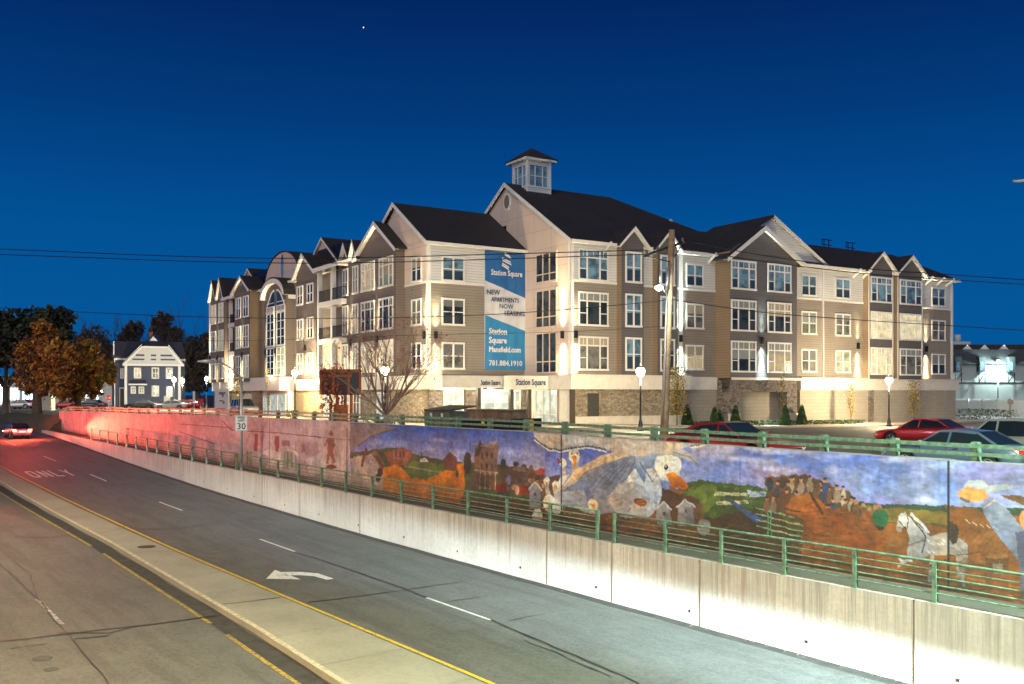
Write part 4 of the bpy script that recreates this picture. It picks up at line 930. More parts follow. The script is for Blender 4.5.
# balconies section 1: 316-342
def balcony(pxl,pxr,pxc,slabs,o,o2):
    f=A_.off(o); a,b=sorted((f.t(pxl),f.t(pxr))); tc=f.t(pxc)
    for z in slabs:
        m=MB(); A_.box(m,a,b,-.05,o,z-.45,z); q=part(m,'balcony','trim')
        g=MB(); A_.box(g,a,b,o-.08,o-.03,z+1.0,z+1.06); A_.box(g,a,b,o-.08,o-.03,z+.08,z+.12)
        n=int((b-a)/.13)
        for i in range(n+1): t=a+(b-a)*i/n; A_.box(g,t-.012,t+.012,o-.07,o-.045,z+.1,z+1.02)
        A_.box(g,a,a+.04,0,o-.05,z+1.,z+1.06); 
        g.build('railing','black',q)
        w=MB(); w_=A_.t((pxl+pxr)/2); A_.box(w,a+.6,a+2.4,.0,.06,z+.05,z+2.2); w.build('balcony_door','pane_mix',q)
    m=MB()
    for t in (tc,b-.15): A_.box(m,t-.2,t+.2,o-.4,o-.02,ZF1,ZE-.3)
    part(m,'balcony_column','trim')
    m=MB(); m.prism([A_.pt(a-.3,o+.4,ZE-.35),A_.pt(b+.1,o+.4,ZE-.35),A_.pt(b+.1,-1.5,ZE+.6),A_.pt(a-.3,-1.5,ZE+.6)],(0,0,.16)); part(m,'roof','roof')
    m=MB(); A_.box(m,a-.3,b+.1,o+.38,o+.46,ZE-.5,ZE-.15); m.prism([A_.pt(a-.31,o+.4,ZE-.5),A_.pt(a-.31,o+.4,ZE-.15),A_.pt(a-.31,-1.5,ZE+.75),A_.pt(a-.31,-1.5,ZE-.5)],(0,.1,0)); part(m,'eave_fascia','trim')
balcony(317,341,331,(ZF1+3.55,ZF1+6.9),1.3,0)
# pink gable behind (peak 323.5,239)
f0=A_.off(-.5)
def backgable(px,py,foot_px,o=-.5,mat='pink'):
    f=A_.off(o); tp=f.t(px); zp=f.z(px,py); tf=f.t(foot_px); h=abs(tp-tf); gablewall(A_,tp-h,tp,tp+h,ZE-.1,zp,o,.3,mat); slabroof(A_,tp-h,tp,tp+h,ZE-.1,zp,o,9,over=.25,rake=.2,eo=.2); 
backgable(323.5,239,344)
# A gable bay d: 296-316
od=base_off(A_,318,316)
t0,t1=bay(A_,296.5,316,oa*.75,ZE,'grey','grey'); fd=A_.off(oa*.75); tp=fd.t(304.5); zp=fd.z(304.5,253.6)
gablewall(A_,t0,tp,t1,ZE-.05,zp-.1,oa*.75,.3,'grey'); slabroof(A_,t0,tp,t1,ZE,zp-.1,oa*.75,6,over=.35,rake=.3,eo=.3)
for a,b,ps in ((307.8,313.2,(DM,K,K)),(297.8,303,(DM,K,K))): col(A_,oa*.75,a,b,'double',ps,False,z0=4.35)
# arched entrance bay
oarch=base_off(A_,294,285.5)
f=A_.off(oarch); a,b=sorted((f.t(264.5),f.t(286))); mid=(a+b)/2; zs=f.z(285,293); zc=f.z(275,279)
def arc(t0,t1,zs,zc,n=14): return [((t0+t1)/2-(t1-t0)/2*math.cos(math.pi*i/n),zs+(zc-zs)*math.sin(math.pi*i/n)) for i in range(n+1)]
m=MB(); m.prism([f.pt(a,0,ZF1)]+[f.pt(t,0,z) for t,z in arc(a,b,zs-.2,zc-.3)]+[f.pt(b,0,ZF1)],(oarch+.3,0,0)); part(m,'bay_wall',['grey','brown'])
m=MB(); A0=arc(a-.35,b+.35,zs-.2,zc); A1=arc(a+.05,b-.05,zs-.2,zc-.5)
for i in range(len(A0)-1): m.prism([f.pt(A0[i][0],.45,A0[i][1]),f.pt(A0[i+1][0],.45,A0[i+1][1]),f.pt(A1[i+1][0],.45,A1[i+1][1]),f.pt(A1[i][0],.45,A1[i][1])],(.5,0,0))
part(m,'arch_trim','trim')
m=MB(); A2=arc(a-.4,b+.4,zs-.18,zc+.05)
for i in range(len(A2)-1): m.prism([f.pt(A2[i][0],.4,A2[i][1]),f.pt(A2[i+1][0],.4,A2[i+1][1]),f.pt(A2[i+1][0],-oarch-1.5,A2[i+1][1]),f.pt(A2[i][0],-oarch-1.5,A2[i][1])],(0,0,.1))
part(m,'roof','roof')
m=MB(); m.box(*sorted((f.c+.1,A_.c)),a-.4,a-.36,zs-.6,zs-.2) ; part(m,'eave_fascia','trim')
# tall arched windows
for x0,x1,side in ((267.3,274.3,-1),(277.3,285,1)):
    w0,w1=sorted((f.t(x0),f.t(x1))); zt=f.z(285,305); 
    for z0,z1,pn in ((4.3,7.0,K if x0<270 else DM),(7.35,10.6,K),(10.9,zt,K)): window(A_,oarch,w0,w1,z0,z1,'tall',pn)
    inner=w0 if x0<270 else w1; outer=w1 if x0<270 else w0; n=8; hh=f.z(280,290)-zt
    pts=[(outer+(inner-outer)*i/n, zt+hh*math.sin(math.pi/2*i/n)) for i in range(n+1)]
    m=MB(); m.prism([f.pt(t,.04,z) for t,z in pts]+[f.pt(inner,.04,zt)],(.04,0,0)); o_=part(m,'arched_pane',K)
    m=MB()
    for i in range(n):
        (ta_,za_),(tb_,zb_)=pts[i],pts[i+1]; m.prism([f.pt(ta_,.1,za_-.02),f.pt(tb_,.1,zb_-.02),f.pt(tb_,.1,zb_+.16),f.pt(ta_,.1,za_+.16)],(.09,0,0))
    A_.box(m,min(inner,outer),max(inner,outer),oarch,oarch+.07,zt+.45,zt+.52)
    m.build('frame','trim',o_)
# pink parapet with round top
fp=A_.off(-.3); a,b=sorted((fp.t(265),fp.t(300))); zc=fp.z(283,252); zs=ZE
m=MB(); m.prism([fp.pt(a,0,ZE-1)]+[fp.pt(t,0,z) for t,z in arc(a,b,zs,zc,20)]+[fp.pt(b,0,ZE-1)],(.3,0,0)); part(m,'parapet_wall','pink')
m=MB(); A2=arc(a,b,zs,zc,20)
for i in range(20): m.prism([fp.pt(A2[i][0],.1,A2[i][1]),fp.pt(A2[i+1][0],.1,A2[i+1][1]),fp.pt(A2[i+1][0],-7,A2[i+1][1]),fp.pt(A2[i][0],-7,A2[i][1])],(0,0,.12))
part(m,'roof','roof')
tv=fp.t(282.5); zv=fp.z(282.5,266); m=MB(); m.prism([fp.pt(tv+.4*math.cos(q),.06,zv+1.25*math.sin(q)) for q in [i*math.pi/10 for i in range(20)]],(.05,0,0)); part(m,'oval_window','pane_blue')
# gable bay f: 234-250 , return to 262
of=base_off(A_,262,250)
t0,t1=bay(A_,234.3,250,of,ZE,'grey','brown'); ff=A_.off(of); tp=ff.t(242.7); zp=ff.z(242.7,277)
gablewall(A_,t0,tp,t1,ZE-.05,zp,of,.3,'dark'); slabroof(A_,t0,tp,t1,ZE,zp,of,7,over=.35,rake=.3,eo=.4)
for a,b,ps in ((243.8,248.6,(DM,MX,BL)),(236.6,241,(MX,DM,BL))): col(A_,of,a,b,'double',ps)
backgable(249.4,269.5,262)
balcony(224.8,234,229,(ZF1+3.55,ZF1+6.9),1.0,0)
for c0,c1,ps in ((217.8,224.5,(MX,DM,DM)),(210.6,217.2,(MX,K,K))):
    o3=1.4; t0,t1=bay(A_,c0,c1,o3,ZE,'grey','grey'); tp=(t0+t1)/2; gablewall(A_,t0,tp,t1,ZE-.05,ZE+2.2,o3,.3,'dark'); slabroof(A_,t0,tp,t1,ZE,ZE+2.2,o3,5,over=.3,eo=.15); col(A_,o3,c0+1.3,c1-1.2,'triple',ps)
m=MB(); A_.box(m,VA-.3,VA+.05,-.3,1.45,ZF1,ZE); part(m,'corner_trim','trim')
# ---- podium: fascia and ground floor
POD=.45
tS=D_.t(683)
m=MB(); D_.box(m,-.6,tS,-.2,POD+.4,ZF0,ZF1); D_.box(m,tS,D_.t(716),-.2,POD-.2,ZF0,ZF1-.02); D_.box(m,D_.t(797),UD+.4,-.2,POD,ZF0,ZF1); D_.box(m,-.6,tS+.1,0,POD+.5,ZF1-.02,ZF1+.06); D_.box(m,D_.t(797),UD+.5,-.2,POD+.1,ZF1-.02,ZF1+.06); D_.box(m,D_.t(716),D_.t(797),obg,obg+.12,ZF1-.25,ZF1-.05); part(m,'fascia_band','fascia')
# entrance canopy: fills the corner between B and C
m=MB(); m.box(Face('Y',VB-4.2).t(511),-.55,VB-4.2,VB-3.2,ZF0,ZF1-.03); m.box(UA-.5,-.6,VB-3.2,VB+1,ZF0+.1,ZF1-.05); m.box(-.6-.001,-.02,-POD-.4,VB+.5,ZF0,ZF1); m.box(UA-.5,UA+4.4,VB-.6,VB+.4,ZF0,ZF1-.0); part(m,'entrance_canopy','fascia')
m=MB(); A_.box(m,VB-.5,VA,-.2,oa+.35,ZF0+.0,ZF1); A_.box(m,f.t(292),f.t(262),oa,oarch+1.3,ZF0,ZF1+.3); part(m,'fascia_band','fascia')
# ground floor walls
m=MB(); D_.box(m,0,tS-.0,-.5,POD,ZG,ZF0); part(m,'ground_floor_wall','stone')
m=MB(); D_.box(m,0,tS+.02,POD-.1,POD+.14,ZG,.62); part(m,'plinth','plinth')
for q in ((tS,D_.t(716),-.5,POD-.3,ZG,ZF0),(D_.t(730),D_.t(784),-.5,obg-.9,ZG,ZF1-.8),(D_.t(797),UD,-.5,POD-.12,ZG,ZF0)): m=MB(); D_.box(m,*q); part(m,'ground_floor_wall','block')
f3=D_.off(obg)
m=MB(); t0,t1=f3.t(730),f3.t(797)
D_.box(m,t0,t0+1.0,-.3,obg,ZG,ZF1-.25); D_.box(m,t1-1.25,t1,-.3,obg,ZG,ZF1-.25); D_.box(m,t0,t1,obg-.9,obg-.01,ZF1-1.25,ZF1-.25); part(m,'stone_portal','gstone')
for a,b in ((t0-.1,t0+1.1),(t1-1.35,t1+.1)): m=MB(); D_.box(m,a,b,obg-.1,obg+.1,ZG,.7); part(m,'pier_base','plinth')
m=MB(); 
for a,b in ((865,869),): D_.box(m,D_.t(a),D_.t(b),POD-.2,POD+.1,ZG,ZF0)
part(m,'pilaster','gstone')
# service door
fP=D_.off(POD); m=MB(); D_.box(m,fP.t(587.5),fP.t(598.6),POD,POD+.05,0,2.35); o_=part(m,'service_door','door'); m=MB(); D_.box(m,fP.t(597),fP.t(597.6),POD+.05,POD+.12,1.05,1.15); m.build('handle','chrome',o_)
# C / B ground floor glazing
m=MB(); m.box(0,.2,0,VB,ZG,ZF0); m.box(UA,0,VB,VB+.3,ZG,ZF0); part(m,'ground_floor_wall','fascia')
for a,b in ((UA,B_.t(442)),(B_.t(464),B_.t(476)),(B_.t(520),B_.t(524))): m=MB(); B_.box(m,a,b,0,.25,ZG,ZF0); part(m,'stone_pier','gstone')
window(B_,.05,B_.t(443),B_.t(462),.3,2.45,'shop','pane_shop'); window(B_,.05,B_.t(480),B_.t(508),.05,2.5,'shop','pane_shop')
window(B_,.05,B_.t(509.5),B_.t(519),.05,2.5,'shop','pane_shop')
window(C_,.05,C_.t(537),C_.t(558),.05,2.55,'grid','pane_shop')
for px,vv in ((478.5,VB-3.),(511,VB-3.),(529,VB-3.)):
    m=MB(); t_=Face('Y',vv).t(px); m.box(t_-.14,t_+.14,vv-.14,vv+.14,ZG,ZF0+.1); part(m,'canopy_post',plain('dark_bronze',(.06,.04,.03),.5))
m=MB(); m.box(-.5,-.2,-.8,-.5,ZG,ZF0); part(m,'canopy_post',plain('dark_bronze',(.06,.04,.03),.5))
# A ground floor: stone piers and openings
gO=oa+.05; fg=A_.off(gO)
m=MB(); A_.box(m,VB,fg.t(318),-.3,gO,ZG,ZF0); part(m,'ground_floor_wall','stone')
m=MB(); A_.box(m,fg.t(318),VA,-.3,gO,ZG,ZF0); part(m,'ground_floor_wall',stone('yellow_fieldstone',[(.30,.22,.11),(.52,.42,.24),(.62,.52,.33),(.38,.28,.15)],2.6))
for a,b,pn in ((378,386,'pane_shop'),(354,360,'pane_mix'),(325,329,'pane_shop'),(336,341,'pane_shop'),(344,350,'pane_shop')): window(A_,gO,fg.t(a),fg.t(b),.15,2.3,'shop',pn)
fe=A_.off(oarch+.5); m=MB(); A_.box(m,fe.t(262.5),fe.t(288),0,oarch+.5,ZG,ZF0); part(m,'entrance_wall','fascia')
window(A_,oarch+.5,fe.t(270.5),fe.t(286),.05,2.2,'shop','pane_shop')
window(A_,oarch+.5,fe.t(264),fe.t(268.5),.15,2.0,'shop','pane_shop')
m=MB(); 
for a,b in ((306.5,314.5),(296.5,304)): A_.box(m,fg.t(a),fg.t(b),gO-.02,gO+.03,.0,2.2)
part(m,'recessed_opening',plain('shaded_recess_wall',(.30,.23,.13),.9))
m=MB(); A_.box(m,fg.t(227),fg.t(252),gO,gO+.06,ZG,2.35); part(m,'garage_panel',plain('cream_panel',(.7,.62,.48),.8))
# ---- cupola
v0=pk-1.15; fc=Face('Y',v0); u0=fc.t(527.2); u1=u0+2.3; v1=v0+2.3; ze=fc.z(527,159.5)
m=MB(); m.box(u0,u1,v0,v1,zpk-3,ze-2.15); m.box(u0,u1,v0,v1,ze-.35,ze)
for a,b in ((u0,v0),(u1-.28,v0),(u0,v1-.28),(u1-.28,v1-.28)): m.box(a,a+.28,b,b+.28,ze-2.15,ze-.35)
cu=part(m,'cupola','white')
m=MB(); m.box(u0-.07,u1+.07,v0-.07,v1+.07,ze-2.2,ze-2.08); m.box(u0-.05,u0+.1,v0-.05,v0+.1,zpk-1.5,ze); m.box(u1-.1,u1+.05,v0-.05,v0+.1,zpk-1.5,ze); m.box(u0-.38,u1+.38,v0-.38,v1+.38,ze,ze+.17); m.build('cupola_trim','trim',cu)
m=MB(); ap=((u0+u1)/2,(v0+v1)/2,ze+1.35); E_=.5; q=[(u0-E_,v0-E_,ze+.2),(u1+E_,v0-E_,ze+.2),(u1+E_,v1+E_,ze+.2),(u0-E_,v1+E_,ze+.2)]
for i in range(4): m.face([q[i],q[(i+1)%4],ap])
m.face(q[::-1]); m.build('cupola_roof','roof',cu)
m=MB(); m.box(u0+.28,u1-.28,v0+.1,v0+.13,ze-2.1,ze-.35); m.box(u0+.1,u0+.13,v0+.28,v1-.28,ze-2.1,ze-.35); m.box(u0+.3,u1-.3,v1-.13,v1-.1,ze-2.1,ze-.35); m.build('cupola_glass','pane_blue',cu)
m=MB()
for k in (.36,.68): x=u0+2.3*k; m.box(x-.03,x+.03,v0+.04,v0+.1,ze-2.1,ze-.35); y=v0+2.3*k; m.box(u0+.04,u0+.1,y-.03,y+.03,ze-2.1,ze-.35)
m.box(u0+.28,u1-.28,v0+.04,v0+.1,ze-1.25,ze-1.19); m.box(u0+.04,u0+.1,v0+.28,v1-.28,ze-1.25,ze-1.19)
m.build('cupola_muntin','trim',cu)
# rooftop antennas
m=MB()
for px,py in ((848,239),(824,246)):
    t_=D_.off(-6).t(px); z0=ZR; m.tube([(t_,6,z0),(t_,6,z0+1.3)],.05); m.tube([(t_+.7,6,z0),(t_+.7,6,z0+1.3)],.05); m.tube([(t_-.3,6,z0+1.3),(t_+1.1,6,z0+1.3)],.05); m.tube([(t_-.3,6,z0+.8),(t_+1.1,6,z0+.8)],.04); m.tube([(t_-.3,6,z0+.8),(t_-.3,6,z0+1.3)],.04)
part(m,'roof_antenna','black')
# ---- signs on the canopy, banner
def facemtx(face,t,o,z):  # text plane: x along reading direction, y up, z outward
    if face.k=='Y': X=Vector((1,0,0)); N=Vector((0,-1,0))
    else: X=Vector((0,-1,0)); N=Vector((-1,0,0))
    Y=Vector((0,0,1)); p=Vector(face.pt(t,o,z)); M_=Matrix(((X.x,Y.x,N.x,p.x),(X.y,Y.y,N.y,p.y),(X.z,Y.z,N.z,p.z),(0,0,0,1))); return M_
navy=plain('navy_letter',(.02,.05,.14),.5,var=0)
def wtag(o,label,cat): # free the child into a top-level thing placed on the building
    o.location=(QX.x,QX.y,BZ); o.rotation_euler=(0,0,BROT); return tag(o,label,cat)
fs=Face('Y',VB-4.2); 
wtag(textmesh('wall_sign','Station Square',.62,navy,None,facemtx(fs,fs.t(530.5),.03,2.98),xs=.74,bold=.035),'large navy Station Square lettering above the right hand glass entrance','sign')
fs2=Face('Y',VB-3.2); wtag(textmesh('wall_sign','Station Square',.5,navy,None,facemtx(fs2,fs2.t(490.5),.03,2.98),xs=.58,bold=.03),'small dark Station Square lettering above the left entrance canopy','sign')
fb=Face('Y',VB-.12); bl,br=fb.t(485),fb.t(526.5); zt0,zt1=fb.z(485,250.5),fb.z(485,369.5); W_=br-bl; Hh=zt0-zt1
BN=thing('banner','tall blue and white advertising banner hanging from the eave beside the corner tower','banner',(QX.x,QX.y,BZ),BROT)
def wav(x,z): return .05*math.sin(x*3+z*.8)+.03*math.sin(x*7.3-z*1.3)
def bpoly(name,mat,f0,f1,o):  # region between two height functions over x in 0..1
    m=MB(); n=30; k=16
    for i in range(n):
        for j in range(k):
            q=[]
            for a,b in ((i,j),(i+1,j),(i+1,j+1),(i,j+1)):
                x=a/n; z=f0(x)+(f1(x)-f0(x))*b/k; q.append((bl+W_*x,VB-.14-o-wav(bl+W_*x,zt1+Hh*z)*.6,zt1+Hh*z))
            m.face(q,0,True)
    o_=m.build(name,mat,BN); return o_
bb1=plain('banner_blue',(.012,.12,.36),.6,var=.12,scale=.8); bb2=plain('banner_light_blue',(.02,.24,.52),.6,var=.1,scale=.8); bw=plain('banner_white',(.68,.68,.7),.6,var=.06,scale=.8)
ftop=lambda x:1.; fbt=lambda x:0.; d1=lambda x:.75-.135*x; d2=lambda x:.458-.125*x
bpoly('blue_field',bb1,d1,ftop,0); bpoly('white_field',bw,d2,d1,0); bpoly('light_blue_field',bb2,fbt,d2,0)
m=MB(); m.box(bl,br,VB-.07,VB-.02,zt1+.05,zt0); m.build('backing',bw,BN)
def btext(s,x,z,size,mat,al='LEFT',xs=1.,bold=.006): return textmesh('lettering',s,size,mat,BN,facemtx(Face('Y',VB-.2),bl+W_*x,.03,zt1+Hh*z),al,xs=xs,bold=bold,ext=.01)
wt=plain('banner_letter_white',(.8,.8,.8),.6,var=0)
btext('Station Square',.5,.8,.62,wt,'CENTER',.80,.02)
btext('NEW',.02,.632,.55,navy,xs=.95); btext('APARTMENTS',.13,.575,.5,navy,xs=.83); btext('NOW',.32,.52,.52,navy,xs=.95); btext('LEASING',.44,.463,.52,navy,xs=.95)
btext('Station',.07,.30,.66,wt,xs=.9,bold=.045); btext('Square',.07,.225,.66,wt,xs=.9,bold=.045); btext('Mansfield.com',.07,.15,.6,wt,xs=.86,bold=.04); btext('781.884.1910',.07,.035,.58,wt,xs=.98,bold=.03)
m=MB(); cxl=bl+W_*.5; zl_=zt1+Hh*.905
for k,(dx,dz) in enumerate(((.06,.62),(-.12,.22),(.02,.02),(-.14,-.36))):
    pass
for dx,dz,w_ in ((.12,.52,.62),(-.03,.22,.82),(.02,.04,.82),(-.14,-.34,.62),(.06,.66,.5),(-.1,-.2,.62)):
    x=cxl+dx; z=zl_+dz; m.prism([(x-w_/2,VB-.24,z+.13),(x+w_/2,VB-.24,z-.17),(x+w_/2,VB-.24,z-.06),(x-w_/2,VB-.24,z+.24)],(0,.02,0))
m.build('emblem',wt,BN)
SCP=9.5
# ---- wall wash lights (sconces)
def sconce(face,o,px,col_,pu,pd,z=None,t=None):
    f=face.off(o); t=f.t(px) if t is None else t; z=6.75 if z is None else z
    m=MB(); face.box(m,t-.11,t+.11,o,o+.2,z-.28,z+.28); s=part(m,'wall_light','black')
    x,y,_=face.pt(t,o+.26,z)
    for sg,pw in ((1,pu),(-1,pd)):
        for kk_,an in ((3.0,34),(.22,84)): light('SPOT','lamp_beam',(x,y,z+sg*.32),s,pw*SCP*kk_,col_,.05,rot=(math.pi if sg>0 else 0,0,0),spot_size=math.radians(an),spot_blend=1.)
WM=(1,.83,.5); CO=(.80,1,.9)
# ================================================================== SCONCES
for a in ((C_,.06,563.3,WM,170,200),(D_,.0,575.2,WM,90,110),(D_,.09,680,CO,220,230),(D_,obg,761.5,CO,60,170),(D_,0,857.3,WM,60,110),(D_,0,925.6,WM,110,150),
          (A_,.0,425.3,WM,100,130),(B_,0,435.3,WM,110,130)): sconce(*a)
for a in ((A_,oa,378,WM,100,110),(A_,oa+.02,351,WM,110,120),(A_,oa*.75,305.6,WM,60,110),(A_,oarch,266,WM,60,60),(A_,oarch,276,WM,60,60),(A_,of,242.4,WM,80,110),(A_,1.4,217.4,WM,70,80),(A_,1.4,210.4,WM,90,90)): sconce(*a)
# canopy and entrance downlights inside the real canopies
for vv,uu in ((VB-1.5,UA+1.5),(VB-1.5,UA+4.5),(VB-1.5,-2.)):
    m=MB(); m.lathe([(.14,0),(.14,.05)],(uu,vv,ZF0+.04)); s=part(m,'downlight','lampwarm'); light('POINT','lamp_glow',(uu,vv,ZF0-.15),s,70,(1,.9,.65),.1)
m=MB(); t_=A_.off(oarch+1.).t(275); x,y,_=A_.pt(t_,oarch+1.5,0); m.lathe([(.2,0),(.2,.1)],(x,y,ZF1+.35)); s=part(m,'entrance_light','lampwarm'); light('POINT','lamp_glow',(x,y,ZF1+.8),s,160,(1,.85,.5),.15)
SLP=2.2
# ================================================================== STREET LAMPS
def street_lamp(label,px,py_globe,Y,mat='lampwarm',power=400,col_=(1,.8,.48),hgt=None,group='lantern street lamps',base=None,head=1.):
    g=gpt(px,Y) if base is None else Vector(base); top=H-(py_globe-HZ)*Y/F
    h=(top-g.z) if hgt is None else hgt
    t=thing('street_lamp',label,'street lamp',g,0,group)
    m=MB(); m.lathe([(.24,-.3),(.24,.1),(.17,.2),(.13,.55),(.075,.75),(.06,1.2),(.05,h-.45),(.09,h-.42),(.09,h-.33)],n=12); m.build('pole','black',t)
    m=MB(); m.lathe([(.09*head,-.3),(.24*head,-.12),(.30*head,.1),(.2*head,.3),(.04,.36)],(0,0,h),n=14); m.build('globe',mat,t)
    m=MB(); m.lathe([(.2,.28),(.21,.31),(.06,.45),(.02,.6)],(0,0,h),n=12); m.build('finial','black',t)
    for k in range(1): light('POINT','lamp_glow',(0,0,h+1.35),t,power*.3*SLP,col_,.2); light('POINT','lamp_glow',(0,0,h-.85),t,power*SLP,col_,.3)
    return t
street_lamp('black lantern lamp post in front of the stone wall right of the service door',640.5,372.5,62,power=900)
street_lamp('black lantern lamp post near the right end of the building, behind the red sedan',889,381,80,power=1100)
street_lamp('black lantern lamp post on the left wing right of the arched entrance',295,373.5,88,power=900)
street_lamp('black lantern lamp post rising behind the bare tree',385,371,66,power=700)
street_lamp('black lantern lamp post left of the arched entrance above the parked pickup',267-3.5+3,376.5,104,power=500,base=None) if 0 else street_lamp('black lantern lamp post near the far left corner of the apartment building',231,376,112,power=500)
street_lamp('left one of two bright lamps before the blue house',174,380,140,power=2400,col_=(1,.85,.55))
street_lamp('right one of two bright lamps before the blue house',182.5,381,140,power=1800,col_=(1,.85,.55))
street_lamp('tall slim post lamp with cold white light beside the far right hedge',998,379,110,'lampcool',800,(.75,.95,1),head=1.3)
street_lamp('cold white lamp left of the far corner of the apartment building',206.5,379,150,'lampcool',450,(.65,.88,1))
# small far lamps
street_lamp('tiny white lamp glowing under the autumn trees',85.5,367.5,165,'lampwarm',1500,head=.8)
street_lamp('small cool lamp low behind the parked cars by the trees',101,392,175,'lampcool',150,(.8,.95,1),head=.8)
# unlit cobra lamp + speed limit sign standing on the low wall
sg=s_at(PL+.12,241); base=rw(sg,PL+.14,zl(sg))
t=thing('street_light','unlit grey street light with a curved arm over the sunken road','street lamp',base)
Yb=base.y; zt=H-(376-HZ)*Yb/F-base.z
hd=wpt(211,361.5,Yb-1.5)-base
m=MB(); m.tube([(0,0,0),(0,0,zt)],[.09,.07],10); m.tube([(0,0,zt-.1),(hd.x*.35,hd.y*.35,zt+(hd.z-zt)*.6),(hd.x*.75,hd.y*.75,hd.z),(hd.x,hd.y,hd.z)],[.06,.05,.045,.04],8); m.build('pole','steel',t)
m=MB(); m.tube([(hd.x+.2,hd.y,hd.z),(hd.x-.2,hd.y,hd.z+.02),(hd.x-.75,hd.y-.1,hd.z)],[.07,.13,.05],8); m.build('lamp_head','steel',t)
# speed limit sign
t=thing('speed_limit_sign','white rectangular speed limit 30 sign fixed to the grey street light pole','sign',base)
yaw=math.atan2(base.x,-base.y)  # sign faces the viewer side of the road
zc=H-(423-HZ)*Yb/F-base.z; w2=.36; h2=.47
m=MB(); m.box(-w2,w2,-.13,-.11,zc-h2,zc+h2); pl=m.build('plate',plain('sign_white',(.75,.76,.76),.45,var=.04),t)
pl.rotation_euler=(0,0,.25)
def stext(s,z,size): 
    o=textmesh('lettering',s,size,'black',pl,Matrix(((1,0,0,0),(0,0,-1,-.132),(0,1,0,z),(0,0,0,1))),bold=.008); return o
stext('30',zc-.36,.52); stext('SPEED',zc+.27,.17); stext('LIMIT',zc+.09,.17)
m=MB(); 
for a,b,c,d in ((-w2+.02,w2-.02,zc+h2-.04,zc+h2-.025),(-w2+.02,w2-.02,zc-h2+.025,zc-h2+.04),(-w2+.02,-w2+.035,zc-h2+.03,zc+h2-.03),(w2-.035,w2-.02,zc-h2+.03,zc+h2-.03)): m.box(a,b,-.134,-.128,c,d)
m.build('border','black',pl)
# ================================================================== UTILITY POLE + WIRES
Yp=50.; pb=gpt(663.5,Yp); ptop=wpt(672,230,Yp)
t=thing('utility_pole','weathered wooden utility pole with crossarm and a lit cobra lamp before the building','utility pole',pb)
v=lambda px,py,Y=Yp: wpt(px,py,Y)-pb
m=MB(); a=Vector((0,0,-.5)); b=ptop-pb; m.tube([a+(b-a)*i/6 for i in range(7)],[.215,.21,.2,.19,.18,.17,.16],12); m.build('pole','wood',t)
m=MB(); c0=v(645,256,47.); c1=v(684,242,53.5); d=(c1-c0); m.tube([c0,c1],.075,4); m.tube([c0+Vector((0,0,.0)),v(671,262)],.03,6); m.tube([c1,v(671,262)],.03,6); m.build('crossarm',plain('dark_wood',(.05,.04,.03),.8),t)
ins=[c0+d*k for k in (.04,.3,.72,.96)]
for q in ins: m=MB(); m.lathe([(.04,.05),(.07,.1),(.05,.14),(.08,.2),(.03,.28)],q,n=8); m.build('insulator',plain('porcelain',(.2,.16,.14),.2,var=0),t)
m=MB(); m.tube([v(660.5,270,49.6),v(660,283,49.6)],.05,6); m.tube([v(668,296),v(664,290,49.),v(661,287.5,48.3)],.035,8); m.build('lamp_arm','steel',t)
lh=v(659,288,48.2); m=MB(); m.lathe([(.05,.14),(.2,.06),(.22,0),(.12,-.1),(.03,-.14)],lh,n=12); o_=m.build('lamp_head','lampcool',t); light('POINT','lamp_glow',lh+Vector((-.1,-.3,-.35)),t,420,(.85,1,.9),.12)
m=MB(); m.tube([v(668,268,49.7),v(667,290,49.7)],.09,8); m.tube([v(667,292,49.7),v(664,392,49.7),v(662,425,49.7)],.03,6); m.build('conduit','steel',t)
def wire(label,pts,r=.018,name='power_line'):
    P=[wpt(*p) for p in pts]; Q=[]
    for i in range(len(P)-1):
        a=P[max(i-1,0)];b=P[i];c=P[i+1];e=P[min(i+2,len(P)-1)]
        for k in range(8):
            u=k/8; Q.append(.5*((2*b)+(c-a)*u+(2*a-5*b+4*c-e)*u*u+(3*b-a-3*c+e)*u**3))
    Q.append(P[-1]); m=MB(); m.tube(Q,r,5); o=m.build(name,'black'); return tag(o,label,'wire')
wire('upper of the two dark overhead wires running left from the crossarm',[(-200,241,60),(0,249,57),(200,257,54),(340,258,52),(540,253,49),(646,250,47.)],.026)
wire('lower of the two dark overhead wires running left from the crossarm',[(-200,248,62),(0,254.5,59),(200,261.5,56),(340,263,54),(500,259,52),(654,254,48.6)],.026)
wire('dark wire leaving the crossarm to the upper right',[(683,240,53.5),(760,255,52),(860,268,50),(955,275,48.5),(1130,287,46)],.024)
wire('second dark wire leaving the crossarm to the right just below the first',[(675,247,52),(760,261,51),(860,273,49),(955,280,47.5),(1130,291,45)],.022)
wire('pale drooping overhead cable crossing the whole left wing',[(-200,297,70),(0,308,66),(200,317,60),(360,318,56),(500,314,53),(640,303,50),(669,299,50)],.02)
wire('low dark cable from the pole passing in front of the right wing',[(669,299,50),(760,312,50),(860,320,49),(955,326,48),(1130,337,46)],.02)
wire('thin lower cable in front of the left wing balconies',[(-100,338,70),(200,341,60),(420,335,54),(560,332,51),(668,326,50)],.012)
